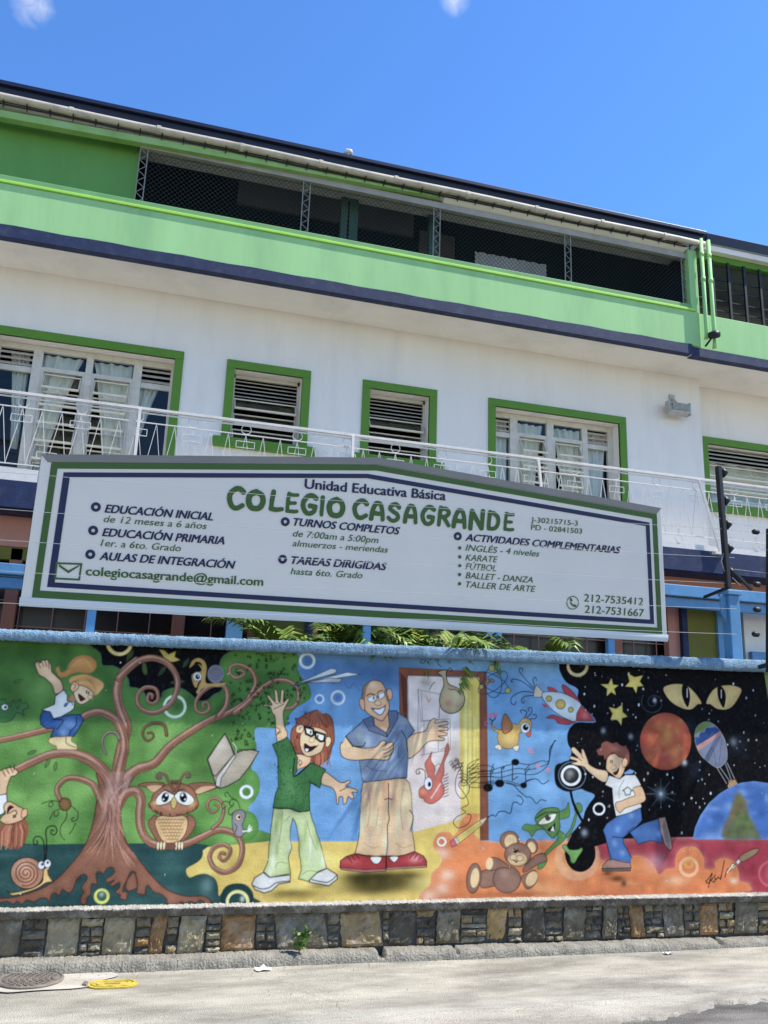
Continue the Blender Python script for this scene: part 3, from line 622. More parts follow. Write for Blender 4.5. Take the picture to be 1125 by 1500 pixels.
# ------------------------------------------------------------------ perimeter wall
def noise1(seed):
    r = np.random.default_rng(seed); f = r.uniform(2, 90, 40); ph = r.uniform(0, 6.28, 40); am = 1/np.sqrt(f)
    return lambda x: float(np.sum(am*np.sin(f*x + ph)))/4.5
def strip(name, x0, x1, n, prof, jitter, m, parent, seed, which=None):
    # a long moulding: prof(x) gives the section as (y, z) points; every point is jittered for a hand made surface
    mb = MB(); k = None; r = np.random.default_rng(seed); fs = None
    for i in range(n + 1):
        x = x0 + (x1 - x0)*i/n; pr = prof(x); k = len(pr)
        if fs is None: fs = [(noise1(seed*31 + q), noise1(seed*57 + q)) for q in range(k)]
        for q, (y, z) in enumerate(pr):
            jy, jz = fs[q][0](x) + r.normal(0, .45), fs[q][1](x) + r.normal(0, .45); mb.v.append((x, y + jitter*jy, z + jitter*jz))
    mb.f = [(i*k+q, i*k+(q+1)%k, (i+1)*k+(q+1)%k, (i+1)*k+q) for i in range(n) for q in range(k)] + [tuple(range(k)), tuple(n*k + q for q in range(k))]
    mb.mi = [0]*len(mb.f) if which is None else [which[q] for i in range(n) for q in range(k)] + [0, 0]; return mb.build(name, m, parent, smooth=True)
WX0, WX1 = -4.0, 9.0
gw = thing('garden_wall', 'perimeter wall painted with a colourful cartoon mural above a rough stone base', 'wall', (2.0, 0.1, 0))
def cop_b(x): return 2.088 + (x + .91)*.0152
def cop_t(x): return 2.160 + (x + .92)*.0190
core = MB(); core.hexa([(WX0,.006,0),(WX1,.006,0),(WX1,.22,0),(WX0,.22,0),(WX0,.006,cop_b(WX0)+.02),(WX1,.006,cop_b(WX1)+.02),(WX1,.22,cop_b(WX1)+.02),(WX0,.22,cop_b(WX0)+.02)])
core.build('wall_core', mat('grey render', (.32, .31, .29), .85, .15, 4, .3, 50), gw)
def cop_prof(x):
    b, t = cop_b(x), cop_t(x)
    return [(-.104,b), (-.111,b+.012), (-.112,b+.03), (-.112,b+.048), (-.108,t-.012), (-.097,t), (-.04,t+.004), (.1,t+.006), (.25,t), (.28,t-.02), (.28,b), (.0,b)]
strip('coping', WX0, WX1, 1500, cop_prof, .0046, mat('pale blue rough stucco', (.20, .33, .46), .75, .3, 22, .95, 110, dirt=(.05, .09, .15), dirt_amt=.75, dirt_scale=16), gw, 3)
def ledge_prof(x):
    return [(-.030,.322), (-.052,.328), (-.060,.342), (-.066,.358), (-.072,.370), (-.076,.379), (-.058,.387), (-.03,.389), (.004,.392), (.004,.32)]
strip('stone_ledge', WX0, WX1, 2200, ledge_prof, .0058, [mat('rough pale stone ledge', (.44, .42, .38), .85, .3, 14, .9, 90, dirt=(.16, .15, .13), dirt_amt=.7, dirt_scale=6), mat('rough dark ledge face', (.115, .105, .09), .85, .45, 13, .9, 60, dirt=(.42, .40, .36), dirt_amt=.75, dirt_scale=9)], gw, 5, [1,1,1,1,1,0,0,0,1,1])
kn, kn2 = noise1(401), noise1(402)
def kerb_prof(x):
    t = .084 - .005*(x - 1) + .008*kn(x*.4) + (-.05 if abs(x - 1.86) < .03 or abs(x - 4.62) < .025 or abs(x - 2.42) < .012 else 0); f = .014*kn2(x*.5)
    return [(-.150+f,-.02), (-.146+f,.02), (-.140+f,.045), (-.132+f,t-.012), (-.112+f,t-.002), (-.08,t+.003), (-.04,t+.006), (.0,t+.006), (.0,-.02)]
strip('kerb', WX0, WX1, 2200, kerb_prof, .0046, mat('rough grey concrete', (.255, .24, .205), .9, .3, 9, .9, 70, dirt=(.08, .075, .062), dirt_amt=.75, dirt_scale=7), gw, 8)
# stones: big slabs between stacks of small ones, each with its own shape
stone_cols = {'d': (.15,.145,.13), 'g': (.27,.26,.215), 'k': (.095,.093,.09), 'b': (.27,.185,.115), 't': (.37,.28,.155), 'o': (.27,.225,.155)}
smats = [mat('stone ' + k, c, .9, .35, 9, .8, 45, dirt=(.46,.43,.37), dirt_amt=.6, dirt_scale=7, spec=.08) for k, c in {k: tuple(np.array(v)*[1.12, 1.0, .80]) for k, v in stone_cols.items()}.items()]; skeys = list(stone_cols)
sm = MB(); rs = np.random.default_rng(21)
def stone(x0, x1, z0, z1, key, skew=0.0, big=False):
    sm.cur = skeys.index(key); nx, nz = (11, 11) if big else (6, 4); y = -.030 + rs.uniform(-.014, .012); tl = rs.uniform(-.02, .02); vs = []
    fx = noise1(int(rs.integers(1e6))); fz = noise1(int(rs.integers(1e6)))
    for j in range(nz):
        for i in range(nx):
            u, v = i/(nx-1), j/(nz-1); e = min(u, 1-u, v, 1-v)
            x = x0 + (x1-x0)*u + skew*(v-.5) + .011*fx(v*.5 + u*.1) ; z = z0 + (z1-z0)*v + .008*fz(u*.5)
            vs.append((x, y + (.016 if e < .01 else 0) + tl*(v-.5) + .010*fx(u*.13 + v*.31) + rs.normal(0, .0045), z))
    fs = [(j*nx+i, j*nx+i+1, (j+1)*nx+i+1, (j+1)*nx+i) for j in range(nz-1) for i in range(nx-1)]
    sm.add(vs, fs)
layout = [(-20,32,'d'),(32,68,0),(68,117,'g'),(117,151,0),(151,198,'g'),(198,221,0),(219,243,'b'),(243,261,0),(261,301,'g'),(301,324,0),(323,374,'b'),(374,402,0),(402,478,'d'),(478,497,0),(497,559,'o'),(559,569,0),(567,608,'k'),(608,637,0),(637,673,'d'),(673,711,0),(711,742,'t'),(742,763,0),(764,797,'k'),(797,823,0),(823,856,'d'),(856,880,0),(880,902,'d'),(902,921,0),(921,943,'b'),(943,970,0),(970,1001,'d'),(1001,1023,0),(1023,1052,'b'),(1052,1074,0),(1074,1110,'d'),(1110,1140,0)]
zb, zt = .085, .322
for a, b, k in layout:
    xa, xb = wpt([(a, 1365)])[0][0] + .006, wpt([(b, 1365)])[0][0] - .006
    if k: stone(xa, xb, zb + rs.uniform(0, .012), zt, k, rs.uniform(-.04, .04), True)
    else:
        z = zb
        while z < zt - .02:
            h = rs.uniform(.034, .066); h = zt - z if zt - z - h < .03 else h
            xm = xa + (xb - xa)*rs.uniform(.35, .65)
            if xb - xa > .10 and rs.random() < .55: cells = [(xa, xm - .004), (xm + .004, xb)]
            else: cells = [(xa, xb)]
            for p, q in cells: stone(p, q, z + .004, z + h - .004, rs.choice(['d','k','g','d','o','b'], p=[.3,.25,.15,.15,.1,.05]))
            z += h
for side, xr in ((-1, (WX0, wpt([(-20, 1365)])[0][0])), (1, (wpt([(1140, 1365)])[0][0], WX1))):
    x = xr[0]
    while x < xr[1]:
        w = rs.uniform(.15, .32); stone(x, min(x + w - .012, xr[1]), zb, zt, rs.choice(['d','g','b','k']), rs.uniform(-.03, .03), True); x += w
sm.build('stone_base', smats, gw)
MB().box(WX0, WX1, -.006, .005, 0, .33).build('mortar', mat('dark mortar', (.075, .07, .062), .95, .3, 20, .5, 80), gw)
# ------------------------------------------------------------------ sign
TH = math.radians(12.4); SZ0 = 2.36; SN = np.array([0, -math.cos(TH), -math.sin(TH)]); SU = np.array([0, -math.sin(TH), math.cos(TH)]); SO = np.array([0, .045, SZ0])
def wps(pts):                           # photo pixels -> metres on the forward leaning sign
    pts = np.asarray(pts, float).reshape(-1, 2); v = np.stack([(pts[:,0]-CX)/FPX, -(pts[:,1]-CY)/FPX, np.ones(len(pts))], 1) @ R.T
    t = ((SO - CAM) @ SN)/(v @ SN); q = CAM + v*t[:,None]; return np.stack([q[:,0], SZ0 + (q - SO) @ SU], 1)
sg = thing('school_sign', 'large white banner sign with gabled top and green and navy border standing on the wall', 'sign', (1.75, .06, 2.3))
vinyl = mat('white vinyl banner', (.765, .745, .715), .55, .03, 2.0, .06, 5)
s_green = mat('sign green ink', (.052, .125, .032), .45, .05, 3); s_navy = mat('sign navy ink', (.014, .022, .085), .45, .05, 3)
OUT = [tuple(v) for v in wps([(28, 885), (978, 938), (969, 745), (555, 671), (60, 666)])]
def inset(pts, d):
    n = len(pts); res = []; pts = [np.array(p) for p in pts]
    def ln(i):
        a, b = pts[i], pts[(i+1)%n]; t = (b-a)/np.linalg.norm(b-a); nn = np.array([-t[1], t[0]])
        dd = d[i] if hasattr(d, '__len__') else d; return a + nn*dd, t
    for i in range(n):
        (p, t), (q, u) = ln(i-1), ln(i); k = np.cross(q-p, u)/np.cross(t, u); res.append(tuple(p + t*k))
    return res
mb = MB(); o2 = inset(OUT, .012); mb.prism(OUT, .012, .15); mb.build('frame', dark_metal, sg)
mb = MB(); nb = 60                      # the banner skin, puckered along its lower edge
OV = inset(OUT, .004); I1 = inset(OUT, .06)
mb.prism(OV, .001, .011); mb.build('banner', vinyl, sg, bevel=.004)
def ringmesh(name, a, b, y, m):
    n = len(a); vs = [(x, y, z) for x, z in a] + [(x, y, z) for x, z in b] + [(x, y+.0015, z) for x, z in a] + [(x, y+.0015, z) for x, z in b]
    fs = []
    for i in range(n):
        j = (i+1)%n; fs += [(i, j, n+j, n+i), (2*n+i, 3*n+i, 3*n+j, 2*n+j), (i, 2*n+i, 2*n+j, j), (n+i, n+j, 3*n+j, 3*n+i)]
    mb = MB(); mb.add(vs, fs); return mb.build(name, m, sg)
ringmesh('green_border', inset(OUT, [.053, .050, .056, .052, .076]), inset(OUT, [.104, .096, .100, .098, .122]), -.0025, s_green)
ringmesh('navy_border', inset(OUT, [.132, .125, .137, .124, .166]), inset(OUT, [.168, .162, .172, .158, .212]), -.0025, s_navy)
mb = MB()                               # grey strip along the top edge, puckered pale hem at the bottom
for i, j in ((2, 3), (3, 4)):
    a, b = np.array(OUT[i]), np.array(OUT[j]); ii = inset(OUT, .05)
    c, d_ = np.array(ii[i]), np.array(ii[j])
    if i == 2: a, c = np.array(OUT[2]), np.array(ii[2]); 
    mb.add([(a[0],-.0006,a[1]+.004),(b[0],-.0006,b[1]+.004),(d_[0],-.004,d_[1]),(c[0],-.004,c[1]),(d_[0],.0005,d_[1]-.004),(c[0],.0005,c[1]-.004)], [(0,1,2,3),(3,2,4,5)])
mb.build('top_strip', mat('grey top strip', (.20, .20, .20), .5, .1, 3), sg)
a, b = np.array(OUT[0]), np.array(OUT[1]); mb = MB(); n = 260; hn = noise1(77); hm = noise1(78)
for i in range(n+1):
    p = a + (b-a)*i/n; hx = p[0]
    for k in range(5):
        t = k/4; bul = .007*math.sin(math.pi*t); mb.v.append((hx, -.002 - bul - .005*hn(hx*.35 + t*.6)*(t*(1-t)*4), p[1] + .050*t - .012*(1-t) + .003*hm(hx*.4)))
mb.f = [(i*5+k, i*5+k+1, i*5+k+6, i*5+k+5) for i in range(n) for k in range(4)]; mb.mi = [0]*len(mb.f)
mb.build('bottom_hem', mat('white vinyl hem', (.66, .68, .70), .3, .03, 2), sg, smooth=True)
# lettering
fcu = bpy.data.curves.new('probe', 'FONT'); fcu.body = 'E'; fob = bpy.data.objects.new('probe', fcu); COL.objects.link(fob)
def text_mesh(body, offset=0.0, shear=0.0, space=1.0):
    fcu.body = body; fcu.offset = offset; fcu.shear = shear; fcu.space_character = space; fcu.extrude = 0.0; fcu.resolution_u = 4
    dg = bpy.context.evaluated_depsgraph_get(); dg.update(); me = bpy.data.meshes.new_from_object(fob.evaluated_get(dg)); 
    v = np.empty(len(me.vertices)*3, np.float32); me.vertices.foreach_get('co', v); v = v.reshape(-1, 3); fs = [tuple(p.vertices) for p in me.polygons]; bpy.data.meshes.remove(me); return v, fs
vE, _ = text_mesh('E'); CAP = vE[:,1].max() - vE[:,1].min()
def letter(body, pl, pr, cap_px, m, offset=0.0, shear=0.0, y=-.0035, space=1.0, parent=None):
    v, fs = text_mesh(body, 0.0, shear, space); a, b = wps([pl, pr]); L = np.linalg.norm(b - a); ex = (b - a)/L; ez = np.array([-ex[1], ex[0]])
    s = cap_px*.00515/CAP; x0, x1 = v[:,0].min(), v[:,0].max(); sx = L/(x1 - x0)
    p = a + (v[:,0:1] - x0)*sx*ex + v[:,1:2]*s*ez
    mb = MB(); w_ = offset*.42
    for k, (dx, dz) in enumerate(((0, 0), (1, .3), (-1, -.3), (.5, -.5))[:4 if offset > .005 else (2 if offset else 1)]): mb.add([(q[0] + dx*w_, y - .00025*k, q[1] + dz*w_) for q in p], fs)
    o = mb.build('lettering', m, sg); return o
B, I_ = .0075, .24
heads = [("EDUCACIÓN INICIAL", (153.6,750.4), (311.4,762.3)), ("EDUCACIÓN PRIMARIA", (149.9,785), (328.2,797.4)), ("AULAS DE INTEGRACIÓN", (145.9,819.8), (343.8,833)),
         ("TURNOS COMPLETOS", (429.6,769.6), (584.8,783)), ("TAREAS DIRIGIDAS", (426.4,825.6), (565.6,835.2)), ("ACTIVIDADES COMPLEMENTARIAS", (681.6,792), (908,810.6))]
for t, a, b in heads: letter(t, a, b, 11.0, s_navy, B, I_)
subs = [("de 12 meses a 6 años", (151.6,764.6), (302.3,775.1), 9.2), ("1er. a 6to. Grado", (147,799.8), (264.5,807.8), 9.4), ("de 7:00am a 5:00pm", (428.6,785.6), (553.8,795.8), 9.4), ("almuerzos - meriendas", (428,800), (567.8,809.6), 9.0),
        ("hasta 6to. Grado", (425.4,841), (530.4,847.4), 9.4), ("INGLÉS - 4 niveles", (681.6,806.4), (789.4,815.4), 9.6), ("KARATE", (681.6,820.8), (728.3,824), 9.4), ("FÚTBOL", (681.6,833.6), (726.4,836.8), 9.4),
        ("BALLET - DANZA", (681.6,847), (780,853.8), 9.4), ("TALLER DE ARTE", (681.6,860.2), (784,867.2), 9.4)]
for t, a, b, c in subs: letter(t, a, b, c, s_green, .003, .2)
letter("J-30215715-3", (777.6,764.8), (845.8,770.2), 8.2, s_green, .003); letter("PD - 02841503", (777.6,776), (852,781.8), 8.2, s_green, .003)
letter("colegiocasagrande@gmail.com", (125.7,842.5), (384.8,858.2), 12.2, s_green, .0062)
letter("212-7535412", (855,881), (941.4,887), 12.2, s_green, .004); letter("212-7531667", (856,897.6), (942.4,903.4), 12.2, s_green, .004)
letter("Unidad Educativa Básica", (446.2,715.2), (652,732.8), 14.0, s_navy, .0085)
bpy.data.objects.remove(fob)
def flat_ring(name, cx, cz, r0, r1, m, y=-.0035, n=28):
    vs = [(cx + r*math.cos(2*math.pi*k/n), y, cz + r*math.sin(2*math.pi*k/n)) for r in (r0, r1) for k in range(n)]
    mb = MB(); mb.add(vs, [(k, (k+1)%n, n+(k+1)%n, n+k) for k in range(n)]); return mb.build(name, m, sg)
for p in ((140.5,742.7), (136.5,777), (132.3,812), (417.8,764.2), (413.9,819.2), (670.4,785.6)):
    q = wps([p])[0]; flat_ring('bullet_ring', q[0], q[1], .013, .034, s_navy)
for p in ((673.3,802.6), (673.3,815.7), (673.3,828.8), (673,841.6), (673,855)):
    q = wps([p])[0]; flat_ring('bullet_dot', q[0], q[1], .0005, .014, s_green)
def flat_strokes(name, polys, m, y=-.0035):
    mb = MB()
    for k, poly in enumerate(polys): mb.add([(x, y - .0002*k, z) for x, z in poly], [tuple(range(len(poly)))])
    return mb.build(name, m, sg)
E4 = wps([(x/3.516, 640 + y/3.516) for x, y in ((278,733),(412,740),(425,650),(288,645))]); ii = inset([tuple(v) for v in E4], .013)
a4 = [np.array(v) for v in E4]; i4 = [np.array(v) for v in ii]
flat_strokes('envelope_icon', [[a4[k], a4[(k+1)%4], i4[(k+1)%4], i4[k]] for k in range(4)], s_green)
vp = wps([(x/3.516, 640 + y/3.516) for x, y in ((305,655),(352,688),(410,658),(405,668),(352,702),(303,667))]); flat_strokes('envelope_flap', [[vp[0], vp[1], vp[4], vp[5]], [vp[1], vp[2], vp[3], vp[4]]], s_green)
q = wps([(838.7,882.9)])[0]; flat_ring('phone_icon', q[0], q[1], .050, .0565, s_green, n=40)
hp = Paint(q[0]-.06, q[0]+.06, q[1]-.06, q[1]+.06, .0016)
arc = smooth_pts([(q[0]-.020, q[1]+.026), (q[0]-.017, q[1]-.002), (q[0]+.004, q[1]-.022), (q[0]+.026, q[1]-.026)], False); hp.line(arc, (0,0,0), .012)
hp.line(np.array([(q[0]-.020, q[1]+.030), (q[0]-.012, q[1]+.016)]), (0,0,0), .018); hp.line(np.array([(q[0]+.014, q[1]-.020), (q[0]+.028, q[1]-.025)]), (0,0,0), .018)
def cells(cov): return (cov[:-1,:-1] + cov[1:,:-1] + cov[:-1,1:] + cov[1:,1:]) > 2.0
quads_from(cells(hp.cov), hp, -.0035, 'phone_handset', s_green, sg)
# the big rounded name: thick brush strokes of changing width
GL = {'C': ([[(.92,.80),(.70,.93),(.45,.90),(.18,.68),(.16,.40),(.34,.12),(.62,.06),(.92,.20)]], .30), 'O': ([[(.5,.88),(.22,.74),(.14,.46),(.26,.18),(.5,.10),(.76,.18),(.88,.46),(.78,.76),(.5,.88)]], .29),
      'L': ([[(.30,.95),(.24,.5),(.22,.12)],[(.22,.12),(.55,.09),(.9,.14)]], .29), 'E': ([[(.28,.93),(.23,.5),(.24,.10)],[(.28,.90),(.6,.88),(.86,.90)],[(.24,.50),(.5,.50),(.74,.51)],[(.24,.12),(.6,.10),(.90,.13)]], .25),
      'G': ([[(.86,.82),(.64,.93),(.40,.88),(.18,.64),(.16,.38),(.34,.12),(.58,.08),(.80,.20),(.84,.40)],[(.56,.44),(.74,.43),(.86,.43)]], .27), 'I': ([[(.5,.94),(.5,.5),(.5,.08)]], .62),
      'A': ([[(.16,.06),(.22,.5),(.38,.86),(.52,.90),(.68,.84),(.82,.5),(.88,.06)],[(.24,.36),(.5,.35),(.78,.36)]], .27), 'S': ([[(.84,.78),(.62,.92),(.34,.86),(.22,.68),(.46,.54),(.74,.42),(.82,.24),(.6,.09),(.36,.09),(.14,.22)]], .28),
      'R': ([[(.24,.94),(.2,.5),(.18,.06)],[(.24,.88),(.6,.90),(.82,.72),(.64,.52),(.30,.48)],[(.46,.48),(.66,.28),(.86,.06)]], .27), 'N': ([[(.16,.05),(.16,.5),(.18,.92)],[(.2,.88),(.5,.50),(.80,.10)],[(.84,.94),(.84,.5),(.84,.08)]], .26),
      'D': ([[(.22,.92),(.20,.5),(.20,.10)],[(.22,.88),(.5,.88),(.78,.72),(.86,.46),(.74,.20),(.48,.10),(.22,.11)]], .28)}
c2 = lambda x0, x1, y0, y1: ((300 + x0/3.125, 640 + y1/3.125), (300 + x1/3.125, 640 + y1/3.125 + (x1-x0)/3.125*.088), (y1-y0)/3.125)
c3 = lambda x0, x1, y0, y1: ((640 + x0/3.125, 680 + y1/3.125), (640 + x1/3.125, 680 + y1/3.125 + (x1-x0)/3.125*.088), (y1-y0)/3.125)
NAME = [('C', c2(97,176,226,328)), ('O', c2(184,273,236,334)), ('L', c2(286,358,244,338)), ('E', c2(360,427,250,348)), ('G', c2(434,514,256,354)), ('I', c2(518,548,268,362)), ('O', c2(554,638,270,366)),
        ('C', c2(672,741,280,372)), ('A', c2(749,822,288,378)), ('S', c2(829,894,294,388)), ('A', c2(904,972,300,392)), ('G', c2(983,1052,306,402)), ('R', c2(1058,1124,312,406)),
        ('A', c3(64,134,194,288)), ('N', c3(140,216,198,296)), ('D', c3(222,286,204,302)), ('E', c3(297,352,210,306))]
xs = wps([(330,790),(752,790),(540,700)]); npnt = Paint(xs[0][0]-.05, xs[1][0]+.05, wps([(540,790)])[0][1]-.05, wps([(540,700)])[0][1]+.05, .0026)
for ch, (pl, pr, hpx) in NAME:
    a, b = wps([pl, pr]); L = np.linalg.norm(b-a); ex = (b-a)/L; ez = np.array([-ex[1], ex[0]]); hgt = hpx*.00515; st, wd = GL[ch]
    for s_ in st:
        p = smooth_pts(s_, closed=False, k=6); pts = a + p[:,0:1]*L*ex + p[:,1:2]*hgt*ez; wid = wd*(L if ch != 'I' else L)*1.0
        npnt.line(pts, (0,0,0), min(wid, .062)*1.08, min(wid, .062)*.94)
quads_from(cells(npnt.cov), npnt, -.0036, 'name_lettering', s_green, sg)
# lean the finished sign forward about its lower edge
for o in list(sg.children):
    me = o.data; v = np.empty(len(me.vertices)*3, np.float32); me.vertices.foreach_get('co', v); v = v.reshape(-1, 3).astype(float)
    q = SO + np.outer(v[:,0], [1,0,0]) + np.outer(v[:,2] - SZ0, SU) - np.outer(v[:,1], SN); me.vertices.foreach_set('co', q.astype(np.float32).ravel()); me.update()
# support legs down to the wall
for px in (540, 130, 900):
    x = wpt([(px, 930)])[0][0]; MB().box(x - .03, x + .03, .05, .10, cop_t(x) - .01, 2.5).build('support_leg', blue_paint, sg)
# ------------------------------------------------------------------ electric fence in front of the sign
ef = thing('electric_fence', 'electric fence of thin white wires on black posts stretched across the sign', 'fence', (5.0, -.2, 2.2))
FYY = -.285
def F(px, py): return P(px, py, FYY)
mb = MB(); mb.bar(F(1052,683), F(1066.5,862), .038, .05); po = mb.build('post', dark_metal, ef, bevel=.004)
mb = MB(); mb.bar(F(1070,832), F(1101,864), .022, .022); mb.build('brace', dark_metal, po)
for py in (692, 733, 768, 803, 838): 
    a = F(1053 + (py-683)*.075 + 5, py); mb = MB(); mb.tube([a + Vector((-.0,0,.035)), a + Vector((.025,0,0)), a + Vector((0,0,-.04))], [.014,.03,.014], 8); mb.build('insulator', dark_metal, po, smooth=True)
mb = MB(); a, b = F(1121.5,775), F(1121.5,985); a, b = F(1131,775), F(1131,985); mb.bar(a, b, .085, .06); p2 = mb.build('post', dark_metal, ef, bevel=.004)
mb = MB()
for q in (F(1131, 972),): mb.bar(q, q + Vector((.02, .20, -.02)), .03, .03)
mb.build('bracket', dark_metal, p2)
mb = MB()
for q in (F(1066, 861),): mb.bar(q, q + Vector((.03, .36, -.03)), .022, .022)
mb.build('bracket', dark_metal, po)
wm = mat('thin bright wire', (.55, .55, .55), .4, .05, 4, metal=.3)
def wire(pts, name='wire', r=.0017, par=None):
    mb = MB(); q = [F(*p) for p in pts]; L = []
    for a, b in zip(q, q[1:]):
        for k in range(8): t = k/8; L.append(a.lerp(b, t) - Vector((0, 0, .018*4*t*(1-t)*(b-a).length/5)))
    L.append(q[-1]); mb.tube(L, r, 5); return mb.build(name, wm, par or ef)
for pts in (((-40,688),(65,696),(640,744),(1057,775),(1130,782)), ((-40,742),(43,748.6),(640,789.4),(1076,817)), ((-40,788),(43,793.6),(640,829),(1077,855)), ((-40,833),(28,838),(640,870),(1079,892)), ((-40,880),(0,883),(640,908),(1079,929)),
            ((1056,692),(1130,702)), ((1066,733),(1130,740)), ((1064,765),(1130,774)), ((1068,800),(1130,806)), ((1070,833),(1130,840))): wire(pts)
for pts in (((1056,775),(1060,768),(1070,764),(1064,757),(1060,748)), ((1070,733),(1064,742),(1063,752)), ((1068,800),(1060,810),(1057,822),(1060,834)), ((1060,835),(1075,848),(1085,858)), ((1040,745),(1052,758),(1066,765))): wire(pts, 'loose_wire', .003)
for px, py in ((1107,779), (1109,856), (1109,893), (1107,929)):
    a = F(px, py); mb = MB(); mb.tube([a - Vector((.035,0,0)), a - Vector((.02,0,0)), a + Vector((.02,0,0)), a + Vector((.035,0,0))], [.012,.024,.024,.012], 8); mb.build('wire_tensioner', dark_metal, ef, smooth=True)
# blue steel post standing on the wall beside the sign
bp = thing('wall_post', 'sky blue steel post with a flat cap standing on the wall right of the sign', 'post', (5.06, .12, cop_t(5.06)))
a = P(1077, 965, .1); x = a.x
mb = MB(); mb.box(x - .055, x + .055, .06, .17, cop_t(x) - .02, 2.86); mb.build('shaft', blue_paint, bp, bevel=.006)
mb = MB(); mb.box(x - .075, x + .075, .04, .19, 2.862, 2.90); mb.hexa([(x-.12,.09,2.70),(x-.057,.09,2.60),(x-.057,.11,2.60),(x-.12,.11,2.70),(x-.12,.09,2.86),(x-.057,.09,2.86),(x-.057,.11,2.86),(x-.12,.11,2.86)]); mb.build('cap', blue_paint, bp, bevel=.004)
# ------------------------------------------------------------------ palms behind the wall
leaf_a = mat('palm leaflet green', (.085, .17, .025), .45, .35, 7); leaf_b = mat('yellow palm leaflet', (.22, .27, .04), .45, .3, 7); stem_m = mat('palm stem', (.16, .17, .04), .5, .2, 9)
def palm(px, py, y, n, L, seed, label, droop=.55, extra=()):
    r = np.random.default_rng(seed); c = P(px, py, y); c.z -= .28; t = thing('palm', label, 'palm', (c.x, c.y, 0.02), 'palms behind the wall')
    mb = MB()
    for k in range(3):
        ox, oy = r.uniform(-.07, .07, 2); mb.tube([(c.x+ox*2, c.y+oy*2, .02), (c.x+ox, c.y+oy, c.z*.6), (c.x+ox*.3, c.y+oy*.3, c.z)], [.04,.032,.022], 8)
    mb.build('trunk', stem_m, t, smooth=True); cr = MB(); 
    for k in range(n):
        az = 2*math.pi*k/n + r.uniform(-.3, .3); el = r.uniform(.5, 1.25); ln = L*r.uniform(.75, 1.1); h = Vector((math.cos(az), math.sin(az), 0)); pts = []
        N = 16; p = Vector(c); e_ = el
        for i in range(N + 1):
            pts.append(p.copy()); p = p + (h*math.cos(e_) + Vector((0,0,math.sin(e_))))*(ln/N); e_ -= droop*2.2/N*(1 + i/N)
        cr.cur = 2; cr.tube(pts, [.010*(1 - .8*i/N) + .002 for i in range(N+1)], 5)
        side = h.cross(Vector((0,0,1))).normalized()
        for i in range(2, N + 1):
            for q in range(2):
                tt = (i - q*.5)/N; a = pts[i-1].lerp(pts[i], 1 - q*.5); d = (pts[min(i, N)] - pts[i-1]).normalized(); ll = ln*.36*math.sin(math.pi*min(.97, .15 + tt*.8))**.7*r.uniform(.85, 1.15)
                for s_ in (1, -1):
                    cr.cur = 1 if r.random() < .25 else 0; v = (side*s_*.8 + d*.75 + Vector((0,0,r.uniform(-.1, .4)))).normalized(); wv = d.cross(v).cross(v).normalized()*(.011 + .004*r.random())
                    m1 = a + v*ll*.5 + Vector((0,0,.01)); m2 = a + v*ll - Vector((0,0,ll*.28))
                    cr.add([a - wv*.5, a + wv*.5, m1 + wv, m1 - wv, m2], [(0,1,2,3), (3,2,4)])
    for q in extra:
        cr.cur = 2; cr.tube(q, [.011, .010, .009, .006], 6)
        for k in range(7):
            aa = Vector(q[2]).lerp(Vector(q[3]), k/7)
            for s_ in (1, -1): cr.cur = k % 2; tip = aa + Vector((s_*.13 + .03*r.normal(), -.06, -.07 + .03*r.normal())); md = aa.lerp(tip, .5) + Vector((0, 0, .02)); wv = Vector((.0, .009, .007)); cr.add([aa - wv*.5, aa + wv*.5, md + wv, md - wv, tip], [(0,1,2,3), (3,2,4)])
    cr.build('fronds', [leaf_a, leaf_b, stem_m], t)
palm(508, 930, .75, 26, .85, 1, 'dense bright green palm under the gable of the sign')
palm(575, 935, .95, 20, .80, 6, 'green palm right of the densest palm, behind the wall')
palm(655, 930, .55, 24, .75, 2, 'palm whose leaflets hang over the coping left of the blue post', .7, [[(2.60,.5,2.15),(2.50,.12,2.34),(2.46,-.10,2.33),(2.44,-.26,2.27)], [(2.68,.5,2.12),(2.60,.12,2.30),(2.56,-.08,2.30),(2.545,-.20,2.26)]])
palm(410, 935, 1.2, 8, .95, 3, 'thin yellowish palm in front of the olive panel', .45)
palm(800, 950, .9, 7, .75, 4, 'sparse palm with long drooping leaflets in front of the brown grille', .6)
palm(895, 962, 1.0, 5, .40, 5, 'low tuft of palm leaves near the right end of the sign', .5)
# ------------------------------------------------------------------ things on the pavement
def lid_surface(mb, c, rx, ry, h, n=40): mb.disc((c.x, c.y, GZ + .001), rx, h, n, ry)
c = G(44, 1438, GZ); mh = thing('manhole_cover', 'round rusty grey manhole cover set in pale concrete', 'manhole cover', (c.x, c.y, GZ))
mb = MB(); 
ring = [(c.x + .235*(1+.12*math.sin(3*t)+.07*math.sin(7*t+1))*math.cos(t)*1.7 + .08, c.y + .25*(1+.10*math.sin(2*t+1)+.06*math.sin(5*t))*math.sin(t)) for t in np.linspace(0, 6.283, 50)[:-1]]
vs = [(x, y, GZ + .008) for x, y in ring] + [(c.x, c.y, GZ + .009)]; mb.add(vs, [(i, (i+1)%49, 49) for i in range(49)]); mb.build('concrete_surround', ground_mat('fresh concrete patch', (.46,.44,.40), (.54,.52,.48), (.36,.34,.3), .12, .3, 3), mh)
rust = mat('rusty iron', (.19, .16, .14), .7, .3, 20, .6, 120, dirt=(.26,.23,.2), dirt_amt=.6, dirt_scale=12)
mb = MB(); mb.disc((c.x, c.y, GZ + .010), .175, .008, 40); mb.build('lid', rust, mh)
mb = MB(); 
